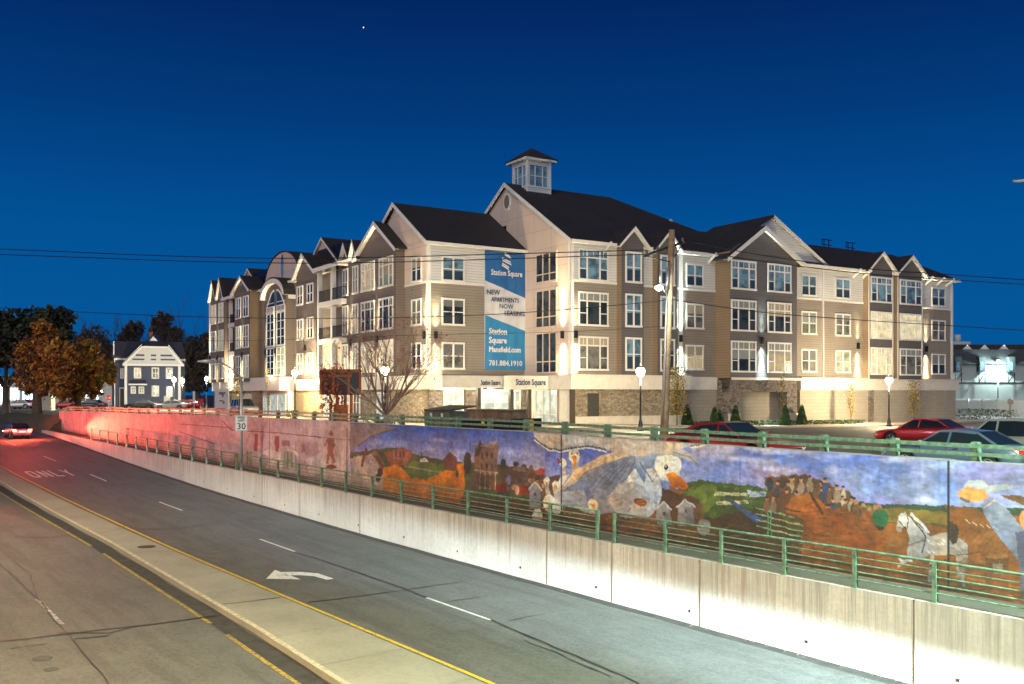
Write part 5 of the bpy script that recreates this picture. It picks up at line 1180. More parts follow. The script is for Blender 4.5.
# street lamp arm poking in at the upper right, its pole stands off to the right
t=thing('street_light','thin arm tip of a street light reaching into the sky at the right edge','street lamp',rw(-2,26.5,4.3))
b_=t.location; tip=wpt(1013,181,15.); q=tip-b_
m=MB(); m.tube([(0,0,0),(0,0,q.z+.1)],[.11,.08],10); m.tube([(0,0,q.z),(q.x*.5,q.y*.5,q.z+.35),(q.x*.94,q.y*.94,q.z+.03)],[.05,.04,.03],8); m.build('pole','black',t)
m=MB(); m.tube([(q.x*.93,q.y*.93,q.z+.03),(q.x,q.y,q.z)],[.03,.02],8); m.build('lamp_head','steel',t)
# ================================================================== TREES
def branch_tree(m,base,h,r,spread,depth,seed,lean=(0,0),twigs=True,ups=.55,n0=5,first=.25):
    R=random.Random(seed); tips=[]
    def rec(p,d,L,r,dep):
        pts=[p]; q=p.copy(); dd=d.copy(); n=4
        for i in range(n):
            dd=(dd+Vector((R.uniform(-.18,.18),R.uniform(-.18,.18),R.uniform(-.06,.14)))).normalized(); q=q+dd*L/n; pts.append(q.copy())
        m.tube(pts,[r*(1-.42*i/n) for i in range(n+1)],6 if r>.04 else (4 if r>.015 else 3),caps=False)
        if dep==0: tips.append((pts[-1],dd)); return
        k=R.choice((2,3,3)) if dep>1 else 3
        for i in range(k):
            j=R.randint(2,n); a=R.uniform(0,6.28); s=spread*R.uniform(.6,1.2)
            o=dd.orthogonal().normalized(); o.rotate(Matrix.Rotation(a,3,dd)); nd=(dd+o*s+Vector((0,0,.12))).normalized()
            rec(pts[j],nd,L*R.uniform(.62,.85),r*.55,dep-1)
    tr=Vector((lean[0],lean[1],1)).normalized(); p0=Vector(base); th=h*first
    m.tube([p0-Vector((0,0,.3)),p0+tr*th*.1,p0+tr*th*.5,p0+tr*th],[r*1.4,r*1.1,r,r*.92],10)
    for i in range(n0):
        a=2*math.pi*i/n0+R.uniform(-.4,.4); d=Vector((math.cos(a)*spread*1.5,math.sin(a)*spread*1.5,1)).normalized()
        rec(p0+tr*th*R.uniform(.82,1),d,h*.34*R.uniform(.8,1.15),r*.55,depth)
    rec(p0+tr*th,tr,h*.34,r*.6,depth); return tips
def leafquad(m,c,s,R,mi=0):
    a=Vector((R.gauss(0,1),R.gauss(0,1),R.gauss(0,1))).normalized(); b=a.orthogonal().normalized()*s; e=a.cross(b).normalized()*s*R.uniform(.5,1)
    m.face([c-b-e*.3,c+e,c+b+e*.2,c-e*.8],mi)
def crown(name,blobs,n,size,mats,parent,seed,squash=1):
    R=random.Random(seed); m=MB(); W=[b[3]**2 for b in blobs]
    clumps=[]
    for b in R.choices(blobs,W,k=max(30,n//28)):
        d=Vector((R.gauss(0,1),R.gauss(0,1),R.gauss(0,1))).normalized()*b[3]*R.random()**.38; clumps.append((Vector(b[:3])+Vector((d.x,d.y,d.z*squash)),b[3]*R.uniform(.12,.3),R.randrange(len(mats))))
    for i in range(n):
        c,r,mi=R.choice(clumps); d=Vector((R.gauss(0,.5),R.gauss(0,.5),R.gauss(0,.4)))*r
        leafquad(m,c+d,size*R.uniform(.5,1.25),R,mi if R.random()<.75 else R.randrange(len(mats)))
    return m.build(name,mats,parent)
def leafmat(n,c): return plain(n,c,.75,var=.35,scale=.7)
gl=[leafmat('dark_leaf_a',(.024,.038,.018)),leafmat('dark_leaf_b',(.045,.055,.022)),leafmat('dark_leaf_c',(.01,.016,.01))]
ol=[leafmat('autumn_leaf_a',(.42,.16,.03)),leafmat('autumn_leaf_b',(.26,.10,.025)),leafmat('autumn_leaf_c',(.46,.25,.04)),leafmat('autumn_leaf_d',(.09,.05,.02))]
yl_=[leafmat('autumn_leaf_c',0) if 0 else MATS['autumn_leaf_c'],leafmat('yellow_leaf',(.38,.27,.03)),MATS['autumn_leaf_b'],leafmat('olive_leaf',(.14,.12,.03))]
rl=[leafmat('red_leaf',(.30,.04,.02)),leafmat('red_leaf_b',(.38,.10,.03))]
def tree(name,label,cat,px,Y,blobs,n,size,mats,seed,tr=.3,group=None,th=None,branches=True):
    g=gpt(px,Y); t=thing(name,label,cat,g,0,group); B=[]
    for bx,by,br in blobs:
        w=wpt(bx,by,Y)-g; rr=br*Y/F; B.append((w.x,w.y+random.uniform(-.35,.35)*rr,w.z,rr))
    top=max(b[2]+b[3] for b in B); m=MB(); branch_tree(m,(0,0,0),top*.85,tr,.5,2,seed,first=.3); m.build('trunk','bark',t)
    crown('crown',B,n,size,mats,t,seed); return t
tree('dark_evergreen_tree','tall dark evergreen tree at the far left edge above the autumn trees','tree',6,120,[(8,345,26),(40,332,22),(55,325,18),(25,330,22),(-20,345,34),(60,345,16),(48,318,12),(-5,322,16)],26000,.28,gl,11,.45)
tree('autumn_tree','large orange autumn tree with a thick trunk behind the parked cars','tree',37,112,[(45,343,15),(36,362,19),(58,358,19),(50,378,18),(28,380,13),(62,380,16),(42,328,9),(30,350,12)],26000,.22,ol,12,.5)
tree('autumn_tree','golden brown autumn tree nearest the blue house','tree',78,118,[(84,352,13),(75,370,20),(92,372,18),(100,365,12),(70,388,14),(108,375,9),(88,387,12)],20000,.22,[ol[0],ol[3],yl_[1],ol[1],yl_[3]],13,.4)
dt='bare and dark trees behind the blue house'
def baretree(label,px,Y,h,r,sp,seed,n=2500,mats=None,blobs=None,depth=4):
    g=gpt(px,Y); t=thing('bare_tree',label,'tree',g,0,dt); m=MB(); branch_tree(m,(0,0,0),h,r,sp,depth,seed); m.build('trunk',plain('far_bark',(.05,.042,.036),.95),t)
    if blobs:
        B=[]
        for bx,by,br in blobs: w=wpt(bx,by,Y)-g; B.append((w.x,w.y,w.z,br*Y/F))
        crown('crown',B,n,.24,mats,t,seed)
bl_=[leafmat('brown_leaf',(.08,.055,.045)),leafmat('brown_leaf_b',(.05,.037,.035))]
baretree('dusky purple brown tree between the evergreen and the blue house',92,205,17,.5,.6,21,16000,bl_,[(92,340,16),(80,350,16),(105,352,15),(95,362,20),(75,365,15),(112,370,12),(66,345,8)])
baretree('sparse bare tree rising above the left of the blue house roof',131,215,18,.4,.6,22,9000,bl_,[(130,338,12),(126,350,10),(135,328,8)])
baretree('sparse bare tree with the tallest spindly top behind the chimney',163,210,19,.4,.55,23,11000,bl_,[(162,322,11),(172,338,12),(156,330,7),(168,350,12)])
baretree('dark rounded tree between the blue house and the apartment building',198,205,15,.5,.6,24,22000,[gl[2],bl_[0],bl_[1]],[(196,350,14),(190,365,14),(205,360,13),(200,378,15),(186,382,10),(208,342,9)])
# far wood beyond the left side of the road
R=random.Random(77); B=[]
for k in range(26):
    x=-150-k*9+R.uniform(-4,4); y=190-k*3+R.uniform(-12,12); h=R.uniform(5,8); B.append((x,y,4.7+h*.9,h))
o=crown('distant_wood',B,16000,.8,[gl[0],gl[1],bl_[0]],None,78); tag(o,'dark line of distant trees beyond the far left of the road','trees',kind='stuff')
# bare tree with few red leaves in front of the left wing
Yt=58.; g=gpt(386,Yt); t=thing('maple_tree','nearly bare spreading tree with a few red leaves in front of the left wing','tree',g)
m=MB(); tips=branch_tree(m,(0,0,0),7.1,.15,.66,5,5,first=.16,n0=7); m.build('trunk',plain('lit_bark',(.27,.18,.13),.95,var=.35,scale=6,bump=.5),t)
R=random.Random(4); m=MB()
for p,d in tips:
    if R.random()<.16+.25*(p.z<3.6):
        for k in range(R.randint(1,4)): leafquad(m,p+Vector((R.gauss(0,.1),R.gauss(0,.1),R.gauss(0,.1)-.05)),.07,R,R.randrange(2))
tag(m.build('leaves',rl,t),kind='stuff')
# young yellow trees against the walls
def young(label,px,Y,h,seed,w=.5,n=700):
    g=gpt(px,Y); t=thing('young_tree',label,'tree',g,0,'young trees along the building'); m=MB(); branch_tree(m,(0,0,0),h*.8,.04,.22,2,seed,first=.35,n0=3); m.build('trunk','bark',t)
    R=random.Random(seed); m=MB()
    for i in range(n):
        z=h*(.2+.8*R.random()); leafquad(m,Vector((R.gauss(0,w*.35),R.gauss(0,w*.35),z)),.07,R,R.randrange(2))
    m.build('crown',[yl_[1],yl_[3]] ,t)
young('young yellow leaved tree by the stone corner just right of the utility pole',677,73,4.6,31,.9,1300); young('slim young tree right of the middle of the right wing wall',851,84,3.6,32,.4,300)
young('slim yellow young tree between the lamp post and the right end of the wall',914,90,4.,33,.9,700); young('spindly young tree climbing the stone pier of the big bay',783,79.5,4.6,34,.25,160); young('small yellow tree left of the arched entrance',239,108,4.5,35,1.2,900); young('spindly young tree in front of the arched entrance',268,97,4.8,36,.3,260)
# clipped conical shrubs
def cone(label,px,Y,h,seed):
    g=gpt(px,Y); t=thing('conical_shrub',label,'shrub',g,0,'clipped conical shrubs at the wall foot'); R=random.Random(seed); m=MB()
    m.lathe([(h*.22,.05),(h*.2,h*.3),(h*.12,h*.65),(.03,h*.95)],n=10)
    for i in range(1100):
        z=h*(1-R.random()**.6); r=(1-z/h)**.75*h*.26+.03; a=R.random()*6.28; leafquad(m,Vector((r*math.cos(a),r*math.sin(a),z+.08)),.07,R)
    m.build('foliage','hedge',t); m=MB(); m.tube([(0,0,-.2),(0,0,.3)],.04); m.build('stem','bark',t)
for px,Y,h,l in ((687,76,1.75,'first from the left, just right of the stone corner'),(714.5,77,1.6,'left of the close pair before the stone pier'),(719.5,77.5,1.3,'small right one of the close pair before the stone pier'),(735.5,77,1.75,'inside the left side of the stone portal'),(785.5,79,1.7,'beside the right pier of the stone portal'),(801.8,81,1.75,'last one, right of the stone portal')):
    cone('dark green conical shrub, '+l,px,Y,h,int(px))
def hedge(label,px0,px1,Y0,Y1,h,seed,w=.5):
    a=gpt(px0,Y0);b=gpt(px1,Y1); R=random.Random(seed); m=MB()
    L=(b-a).length
    for i in range(int(L*160)):
        q=a+(b-a)*R.random(); leafquad(m,Vector((q.x+R.gauss(0,w*.5),q.y+R.gauss(0,w*.5),q.z+h*R.random()**.7)),.07,R,0)
    o=m.build('hedge',['hedge']); return tag(o,label,'hedge')
hedge('low dark planting strip along the foot of the right wing walls',690,862,75.5,84,.45,3); hedge('clipped dark hedge before the white fence at the far right',958,1012,98,92,1.2,4,.7); hedge('low rounded hedge beside the arched entrance',287,296,90,88,.8,5,.5); hedge('small dark hedge at the foot of the left wing near the bare tree',366,405,66,66,.5,6,.4)
# ================================================================== PAVEMENTS ALONG THE BUILDING
def bpatch(name,mat,u0,u1,v0_,v1_,dz,n=14):
    m=MB()
    for i in range(n):
        for j in range(3):
            q=[]
            for a,b in ((i,j),(i+1,j),(i+1,j+1),(i,j+1)):
                u=u0+(u1-u0)*a/n; v=v0_+(v1_-v0_)*b/3; w=QX+dv*u+av*v; q.append((w.x,w.y,gz(w.x,w.y)+dz))
            m.face(q)
            if j==0:
                a,b=q[0],q[1]; m.face([(a[0],a[1],a[2]-dz-.1),(b[0],b[1],b[2]-dz-.1),b,a])
    return structure(m.build(name,mat))
bpatch('pavement','sidewalk',-14,UD+12,-4.6,VB,.13); 
m=MB()
def apatch(u0,u1,v0_,v1_,dz,mat,name,n=20):
    m=MB()
    for i in range(n):
        q=[]
        for a,b in ((0,i),(1,i),(1,i+1),(0,i+1)):
            u=u0+(u1-u0)*a; v=v0_+(v1_-v0_)*b/n; w=QX+dv*u+av*v; q.append((w.x,w.y,gz(w.x,w.y)+dz))
        m.face(q); a,b=q[0],q[3]; m.face([(a[0],a[1],a[2]-dz-.1),(b[0],b[1],b[2]-dz-.1),b,a])
    return structure(m.build(name,mat))
apatch(UA-6.5,UA+.2,VB+.0,VA+6,.13,'sidewalk','pavement')
# pale concrete strip behind the guardrail
def rstrip(name,mat,s0,s1,p0,p1,dz,n=40,h=.0):
    m=MB()
    for i in range(n):
        a=s0+(s1-s0)*i/n; b=s0+(s1-s0)*(i+1)/n; q=[]
        for s,p in ((a,p0),(b,p0),(b,p1),(a,p1)): w=rw(s,p,0); q.append((s,-p,gz(w.x,w.y)+dz))
        m.face(q)
    return structure(m.build(name,mat,rotz=RROT))
rstrip('verge','sidewalk',-30,108,PU+.33,PU+1.6,.14)
rstrip('lane_marking','whitep',-30,60,36.,36.12,.02); rstrip('lane_marking','yellow',-20,40,33.2,33.32,.02)
# ================================================================== BLUE HOUSE
hY=165.; hx0,hx1=(127.5-CX)/F*hY,(179-CX)/F*hY; T=thing('blue_house','old dark blue clapboard house with white trim and a clipped front gable','house',((hx0+hx1)/2,hY,4.7),math.radians(20.6))
hm=(hx0+hx1)/2; px_=lambda p:(p-CX)/F*hY-hm; pz_=lambda y:H-(y-HZ)*hY/F-4.7
hb_=siding('blue_clapboard',(.07,.085,.135),.2); sh=plain('white_shingle',(.6,.58,.55),.8,var=.1,scale=4); hr=plain('slate_roof',(.04,.04,.06),.8,var=.25,scale=4)
W2=(hx1-hx0)/2; ez=pz_(364)
m=MB(); m.box(-W2,W2,0,12,-.3,ez); m.box(px_(116.5),px_(184),3.5,9.5,-.3,pz_(358)); m.build('wall',hb_,T)
m=MB(); L_=[(px_(126.5),ez),(px_(180.5),ez),(px_(167.5),pz_(347)),(px_(142.5),pz_(347))]; m.prism([(x,-.25,z) for x,z in L_],(0,.3,0)); m.build('gable_wall',sh,T)
m=MB()
for a,b in ((L_[0],L_[3]),(L_[1],L_[2])): m.prism([(a[0],-.5,a[1]-.3),(b[0],-.5,b[1]-.3),(b[0],-.5,b[1]+.45),(a[0]*1.06,-.5,a[1]+.1)],(0,.25,0))
m.box(L_[0][0]-.3,L_[1][0]+.3,-.55,-.2,ez-.35,ez); m.box(L_[3][0],L_[2][0],-.6,-.3,pz_(347)-.2,pz_(347)+.1); m.box(px_(116),px_(184.5),3.2,3.4,pz_(358)-.3,pz_(358))
for p in (127.8,178): m.box(px_(p)-.22,px_(p)+.22,-.06,.1,0,ez-.3)
m.box(px_(116.5),px_(117.5),3.35,3.6,0,pz_(358)); m.prism([(px_(115.3),3.2,pz_(357)),(px_(115.8),3.2,pz_(341)),(px_(116.6),3.2,pz_(341)),(px_(116.8),3.2,pz_(357))],(0,.3,0))
m.build('trim','trim',T)
m=MB()
for y0,y1 in ((354.5,356.3),(358.8,360.3)):
    for a,b in ((137,145),(151,156),(160,171)) if y0<357 else ((134,145),(151,156),(160,174)): m.box(px_(a),px_(b),-.29,-.26,pz_(y1),pz_(y0))
m.build('dark_band',hb_,T)
m=MB(); zt=pz_(347); apx=pz_(339.8)
m.prism([(px_(142.5),-.5,zt),(px_(167.5),-.5,zt),(px_(156),4.,apx),(px_(150.5),4.,apx)],(0,0,.15))
m.prism([(L_[0][0]-.3,-.5,ez-.1),(px_(142.5),-.5,zt+.1),(px_(150.5),4,apx),(px_(150.5),10,apx),(L_[0][0]-.3,10,ez-.1)],(0,0,.15)); m.prism([(L_[1][0]+.3,-.5,ez-.1),(px_(167.5),-.5,zt+.1),(px_(156),4,apx),(px_(156),10,apx),(L_[1][0]+.3,10,ez-.1)],(0,0,.15))
m.prism([(px_(115.5),3.,pz_(357)),(px_(184.5),3.,pz_(357)),(px_(181.5),6.5,pz_(341)),(px_(115.5),6.5,pz_(341))],(0,0,.2)); m.prism([(px_(115.5),10.,pz_(357)),(px_(184.5),10.,pz_(357)),(px_(181.5),6.5,pz_(341)),(px_(115.5),6.5,pz_(341))],(0,0,.2))
rf=m.build('roof',hr,T)
m=MB(); m.prism([(px_(149),3.2,pz_(340.5)),(px_(158),3.2,pz_(340.5)),(px_(153.3),3.2,pz_(335.3))],(0,.5,0)); m.build('top_gable','trim',T)
m=MB(); m.box(px_(149.5),px_(152.8),5,6,pz_(342),pz_(330)); m.box(px_(149.2),px_(153.1),4.9,6.1,pz_(331),pz_(330.3)); m.build('chimney',plain('brick_red',(.2,.06,.04),.9),rf)
for a,b,y0,y1,pn in ((135.2,142,367.8,378.5,'pane_lit'),(151.7,158.8,367.5,378.8,'pane_mix'),(165,171.8,367.5,378.8,'pane_mix'),(151.7,158.8,385.5,396.5,'pane_dim'),(165.3,171.8,386,397,'pane_mix'),(132.3,137.2,386.5,393.7,'pane_dim'),(139.5,145,386.5,393.7,'pane_dim'),(122,125.3,368,378.5,'pane_mix')):
    f=MB(); x0,x1,z0,z1=px_(a),px_(b),pz_(y1),pz_(y0); yy=0 if a>127 else 3.5; w_=.2
    f.box(x0,x1,yy-.1,yy-.02,z0,z0+w_);f.box(x0,x1,yy-.1,yy-.02,z1-w_,z1);f.box(x0,x0+w_,yy-.1,yy-.02,z0,z1);f.box(x1-w_,x1,yy-.1,yy-.02,z0,z1);f.box(x0,x1,yy-.08,yy-.03,(z0+z1)/2-.05,(z0+z1)/2+.05); f.box((x0+x1)/2-.04,(x0+x1)/2+.04,yy-.08,yy-.03,z0,z1)
    o_=f.build('window','trim',T); f=MB(); f.box(x0+.1,x1-.1,yy-.04,yy,z0+.1,z1-.1); f.build('pane',pn,o_)
m=MB(); m.prism([(px_(131),-1.2,pz_(384)),(px_(147),-1.2,pz_(384)),(px_(146),0,pz_(380)),(px_(132),0,pz_(380))],(0,0,-.2)); m.build('bay_roof',hr,T); m=MB(); m.box(px_(130.5),px_(147.5),-1.3,-1.15,pz_(385.3),pz_(383.8)); m.build('bay_trim','trim',T)
m=MB(); m.box(px_(121.3),px_(126.3),3.38,3.5,0,pz_(387.5)); o_=m.build('door','trim',T); m=MB(); m.box(px_(122),px_(125.6),3.33,3.4,0.1,pz_(388.5)); m.build('door_leaf','door',o_)
# ================================================================== RIGHT BACKGROUND BUILDING
rY=150.; T=thing('grey_commercial_building','pale grey building with dark mansard roof and small white gables at the far right','building',((955-CX)/F*rY,rY,4.2))
ox=T.location.x; qx=lambda p:(p-CX)/F*rY-ox; qz=lambda y:H-(y-HZ)*rY/F-4.2
gw=plain('grey_render',(.36,.42,.40),.9,var=.12,scale=.5); dr=plain('mansard_shingle',(.055,.065,.07),.8,var=.25,scale=2)
m=MB(); m.box(qx(935),qx(1150),0,20,-.5,qz(363)); m.build('wall',gw,T)
m=MB(); m.prism([(qx(935),-.8,qz(364)),(qx(1150),-.8,qz(364)),(qx(1150),1.5,qz(349)),(qx(935),1.5,qz(349))],(0,3,0)); m.build('roof',dr,T)
m=MB(); m.box(qx(930),qx(1160),3.,20,qz(349),qz(343.5)); m.build('upper_roof','roof',T)
m=MB(); m.box(qx(930),qx(1160),-.1,.0,qz(383.4),qz(382.4)); m.build('band','black',T)
for p in (975,992.5,1012): m=MB(); m.prism([(qx(p-4.5),-.6+3,qz(348.5)),(qx(p+4.5),-.6+3,qz(348.5)),(qx(p),-.6+3,qz(344))],(0,.3,0)); m.build('small_gable','trim',T)
for p in (979.5,1009,956): 
    m=MB(); m.box(qx(p-3.2),qx(p+3.2),-.9,.0,qz(372),qz(357)); m.build('dormer',plain('dark_slate_panel',(.05,.07,.075)),T)
    m=MB(); m.box(qx(p-2.2),qx(p+1),-.95,-.9,qz(370.5),qz(362)); m.build('window','pane_blue',T)
    m=MB(); m.tube([(qx(p-3),-.8,qz(382)),(qx(p+2.5),-.8,qz(374))],.06,5); m.tube([(qx(p-3),-.8,qz(374)),(qx(p-3),-.8,qz(382.5))],.06,5); m.tube([(qx(p+3),-.8,qz(360)),(qx(p+3),-.8,qz(382.5))],.07,5); m.build('bracket','black',T)
m=MB(); m.box(qx(966),qx(989),6,10,qz(344),qz(339.5)); m.lathe([(.5,0),(.5,1.2)],(qx(978.5),7,qz(339.5)),n=10); m.build('rooftop_vent',plain('white_metal',(.45,.5,.52)),T)
m=MB(); m.box(qx(955),qx(990),-.1,.0,qz(401.5),qz(399)); m.build('shop_sign_band',plain('sign_band_white',(.6,.62,.6)),T)
m=MB(); m.lathe([(.2,-.15),(.28,0),(.15,.2)],(qx(994.8),-1.1,qz(361.5)),n=12); m.tube([(qx(996),-.8,qz(360)),(qx(994.8),-1.1,qz(360.3))],.05); o_=m.build('wall_lamp','lampcool',T); light('POINT','lamp_glow',(qx(994.8),-1.8,qz(362.5)),o_,1500,(.8,1,.95),.2)
t=thing('white_fence','white vinyl fence before the grey building at the far right','fence',gpt(954,112)); a=gpt(954,112);b=gpt(1075,104)
fm=plain('white_vinyl',(.62,.68,.64),.6,var=.06); d=(b-a)
m=MB(); n_=Vector((-d.y,d.x,0)).normalized()*.05; m.prism([Vector((0,0,0)),Vector((d.x,d.y,0)),Vector((d.x,d.y,1.75)),Vector((0,0,1.75))],n_); m.build('panel',fm,t)
for k in range(9): q=d*k/8; m=MB(); m.box(q.x-.07,q.x+.07,q.y-.12,q.y+.05,0,1.95); m.build('post',fm,t)
m=MB(); m.box(-.06,.06,-.06,.06,0,2.2); m.box(-.3,.3,-.08,-.06,1.6,2.1); o=m.build('parking_sign',plain('small_sign',(.4,.3,.28)),loc=gpt(1010,100)); tag(o,'small post sign before the white fence near the right edge','sign')
# ================================================================== LIT SHOPS BEHIND THE AUTUMN TREES
T=thing('lit_shop','low brightly lit shop glimpsed under the autumn trees at the far left','building',((60-CX)/F*190,190,4.7)); ox=T.location.x; qx=lambda p:(p-CX)/F*190-ox; qz=lambda y:H-(y-HZ)*190/F-4.7
m=MB(); m.box(qx(-10),qx(112),0,14,-.3,qz(378)); m.build('wall',plain('shop_wall',(.35,.36,.36)),T); m=MB(); m.box(qx(-12),qx(113),-1,15,qz(378),qz(376)); m.build('roof','roof',T)
sw=emitmat('shop_window_lit',(.72,.9,.95),1.6); sw2=emitmat('shop_window_bright',(.95,1,1),3.5)
for a,b,y0,y1,mt in ((-6,5,384,404,sw2),(10,20,388,400,sw),(22,34,390,402,sw),(60,72,394,402,sw),(76,88,393,401,sw),(90,99,395,402,sw)):
    m=MB(); m.box(qx(a),qx(b),-.1,.02,qz(y1),qz(y0)); o_=m.build('window',mt,T); m=MB(); 
    for k in (0,.33,.66,1): x=qx(a)+(qx(b)-qx(a))*k; m.box(x-.08,x+.08,-.16,-.1,qz(y1),qz(y0))
    m.build('frame','black',o_)
# small white church-like pillar lamp, stone post
m=MB(); g=gpt(93.3,150); m.lathe([(.5,0),(.5,.5),(.32,.6),(.32,2.2),(.42,2.3),(.1,2.8),(.03,4.)],n=12); o=m.build('white_monument',plain('monument_white',(.6,.62,.62)),loc=g); tag(o,'slender white monument with a spire beside the autumn trees','monument')
m=MB(); m.box(-.75,.75,-.6,.6,0,1.9); m.box(-.85,.85,-.7,.7,1.9,2.1); o=m.build('stone_gate_pillar','plinth',loc=gpt(48,135)); tag(o,'square tan stone pillar behind the guardrail at the far left','pillar')
m=MB(); m.box(-.4,.4,-.3,.3,0,2.6); m.box(-.5,.5,-.4,.4,2.6,2.8); o=m.build('stone_gate_pillar','plinth',loc=gpt(42,135)); tag(o,'narrower pale stone pillar beside the autumn tree trunk','pillar')
def tsign(label,px,py,Y,w,h,mat,name='road_sign'):
    g=gpt(px,Y); zt=wpt(px,py,Y).z-g.z; t=thing(name,label,'sign',g); m=MB(); m.box(-.04,.04,0,.05,0,zt); m.build('post','steel',t); m=MB(); m.box(-w/2,w/2,-.05,0,zt-h/2,zt+h/2); m.build('plate',mat,t)
rd=plain('sign_red',(.5,.03,.03),.5,var=0); g=gpt(108.5,145); t=thing('stop_sign','small red stop sign beside the golden autumn tree','sign',g); zt=wpt(108,398,145).z-g.z
m=MB(); m.tube([(0,.05,0),(0,.05,zt)],.05); m.build('post','steel',t); m=MB(); m.prism([(.42*math.cos(a),0,zt+.42*math.sin(a)) for a in [math.pi/8+i*math.pi/4 for i in range(8)]],(0,.03,0)); m.build('plate',rd,t); textmesh('lettering','STOP',.28,wt,t,Matrix(((1,0,0,0),(0,0,-1,-.01),(0,1,0,zt-.1),(0,0,0,1))))
tsign('small red sign on a post left of the apartment building corner',200.5,402,135,.8,.9,rd)
tsign('back of a grey sign on a post in front of the blue house',167,399,140,.9,.9,M['steel']); tsign('thin grey post sign right of the blue house lamps',194,396,125,.3,1.2,M['steel'])
# graphic board by the left corner of the building
t=thing('poster_board','white poster board with red and dark graphics at the foot of the far left corner','sign',(QX.x,QX.y,BZ),BROT); fP2=A_.off(2.6); a,b=sorted((fP2.t(215),fP2.t(228))); z1=fP2.z(221,389)
m=MB(); A_.box(m,a,b,2.5,2.6,0,z1); m.build('panel',plain('board_white',(.66,.64,.66),.6,var=.05),t)
for k,(u,w,z,h,mt) in enumerate(((.3,.25,.78,.1,'black'),(.55,.12,.68,.2,'black'),(.35,.3,.5,.05,'black'),(.3,.5,.16,.07,rd),(.6,.15,.4,.12,rd),(.7,.1,.8,.08,'black'))):
    m=MB(); A_.box(m,a+(b-a)*(1-u-w),a+(b-a)*(1-u),2.6,2.615,z1*z,z1*(z+h)); m.build('printed_mark',mt,t)
# sign board with orange frame + leaves
Yb_=62; g=gpt(340,Yb_); t=thing('notice_board','dark three panel board in a rusty orange frame, half hidden by red leaves','sign',g); v=lambda px,py,o=0: wpt(px,py,Yb_+o)-g
orange=plain('rusty_orange_paint',(.38,.11,.03),.7,var=.4,scale=5); A,B=v(320.5,370),v(361,395)
m=MB(); m.box(A.x,B.x,0,.25,B.z,A.z); m.build('panel',plain('board_black',(.02,.018,.017),.4,var=.3,scale=4),t)
m=MB()
for px in (321,333.5,349,360.5): x=v(px,0).x; m.box(x-.08,x+.08,-.1,0,B.z,A.z)
m.box(A.x,B.x,-.1,0,A.z-.15,A.z+.05); m.box(A.x,v(351,0).x,-.12,-.02,A.z-.45,A.z-.3); m.build('frame',orange,t)
m=MB()
for px in (337,345,351): x=v(px,0).x; m.box(x-.1,x+.1,.05,.2,-.3,B.z)
m.box(v(334,0).x,v(348,0).x,-.2,.3,-.3,1.6); m.build('post',orange,t)
R=random.Random(8); m=MB()
for i in range(420):
    m_=R.random(); c=Vector((R.uniform(A.x,B.x*.2),-.25+R.gauss(0,.15),R.uniform(B.z-1.2,A.z+.4))); leafquad(m,c,.09,R,R.randrange(2))
m.tube([v(330,425),v(332,400)-Vector((0,.2,0)),v(327,385)-Vector((0,.2,0)),v(325,372)-Vector((0,.2,0))],[.06,.05,.03,.02]); o=m.build('red_leaf_shrub',rl,loc=g); tag(o,'straggly shrub of red leaves growing over the left of the dark notice board','shrub')
# ================================================================== BINS AND TRAILER BEHIND GUARDRAIL
def rthing(name,label,cat,px,p,extra=0,group=None):
    s=s_at(p,px); w=rw(s,p,0); return thing(name,label,cat,(w.x,w.y,gz(w.x,w.y)),RROT+extra,group),s,w
dg=plain('olive_container',(.13,.13,.09),.6,var=.3,scale=3,bump=.2)
t,s,w=rthing('dumpster','dark olive steel dumpster with sloped lid behind the guardrail','dumpster',450,29.5)
kk=1.0
m=MB(); m.prism([(-1.1,-.8,.15),(1.1,-.8,.15),(1.25,-.8,1.35),(-1.25,-.8,1.35)],(0,1.6,0)); m.build('body',dg,t); m=MB(); m.prism([(-1.3,-.85,1.6),(1.3,-.85,1.6),(1.3,.88,1.36),(-1.3,.88,1.36)],(0,0,.08)); m.build('lid',plain('worn_brown_lid',(.07,.05,.035),.8,var=.4),t)
m=MB()
for x in (-1.2,-.4,.4,1.2): m.box(x-.04,x+.04,.8,.88,.2,1.35)
m.build('rib',dg,t)
for x in (-.55,.55): m=MB(); m.box(x-.1,x+.1,.88,.9,1.05,1.25); m.build('label_plate','plate',t)
t,s,w=rthing('utility_trailer','low black utility trailer with a brown wooden box behind the guardrail','trailer',497,29.2)
m=MB(); m.box(-2.4,2.4,-.95,.95,.55,.68); m.box(-2.4,2.4,.9,.97,.68,1.0); m.box(-2.4,2.4,-.97,-.9,.68,1.0); m.tube([(2.4,0,.6),(3.4,0,.5)],.06); m.box(-2.42,-2.36,-.95,.95,.68,1.1); m.build('chassis','black',t)
m=MB(); m.box(-1.4,1.5,-.8,.8,.68,1.45); m.box(-1.45,1.55,-.85,.85,1.45,1.52); m.build('wooden_box',plain('brown_board',(.2,.12,.075),.85,var=.4,scale=3),t)
for x in (-.5,.5): m=MB(); m.tube([(x,.8,.34),(x,1.02,.34)],.34,16); m.build('wheel','rubber',t)
m=MB(); m.box(-.25,0,.975,.985,.8,.92); m.build('marker_plate',plain('yellow_plate',(.7,.6,.05),.5,var=0),t)
m=MB(); m.lathe([(.09,0),(.09,1.15),(.05,1.2)],n=10); w=rw(s_at(26.2,531.5),26.2,4.7); o=m.build('bollard',plain('ochre_bollard',(.5,.26,.04),.6),loc=w); tag(o,'ochre painted bollard behind the guardrail right of the trailer','bollard')
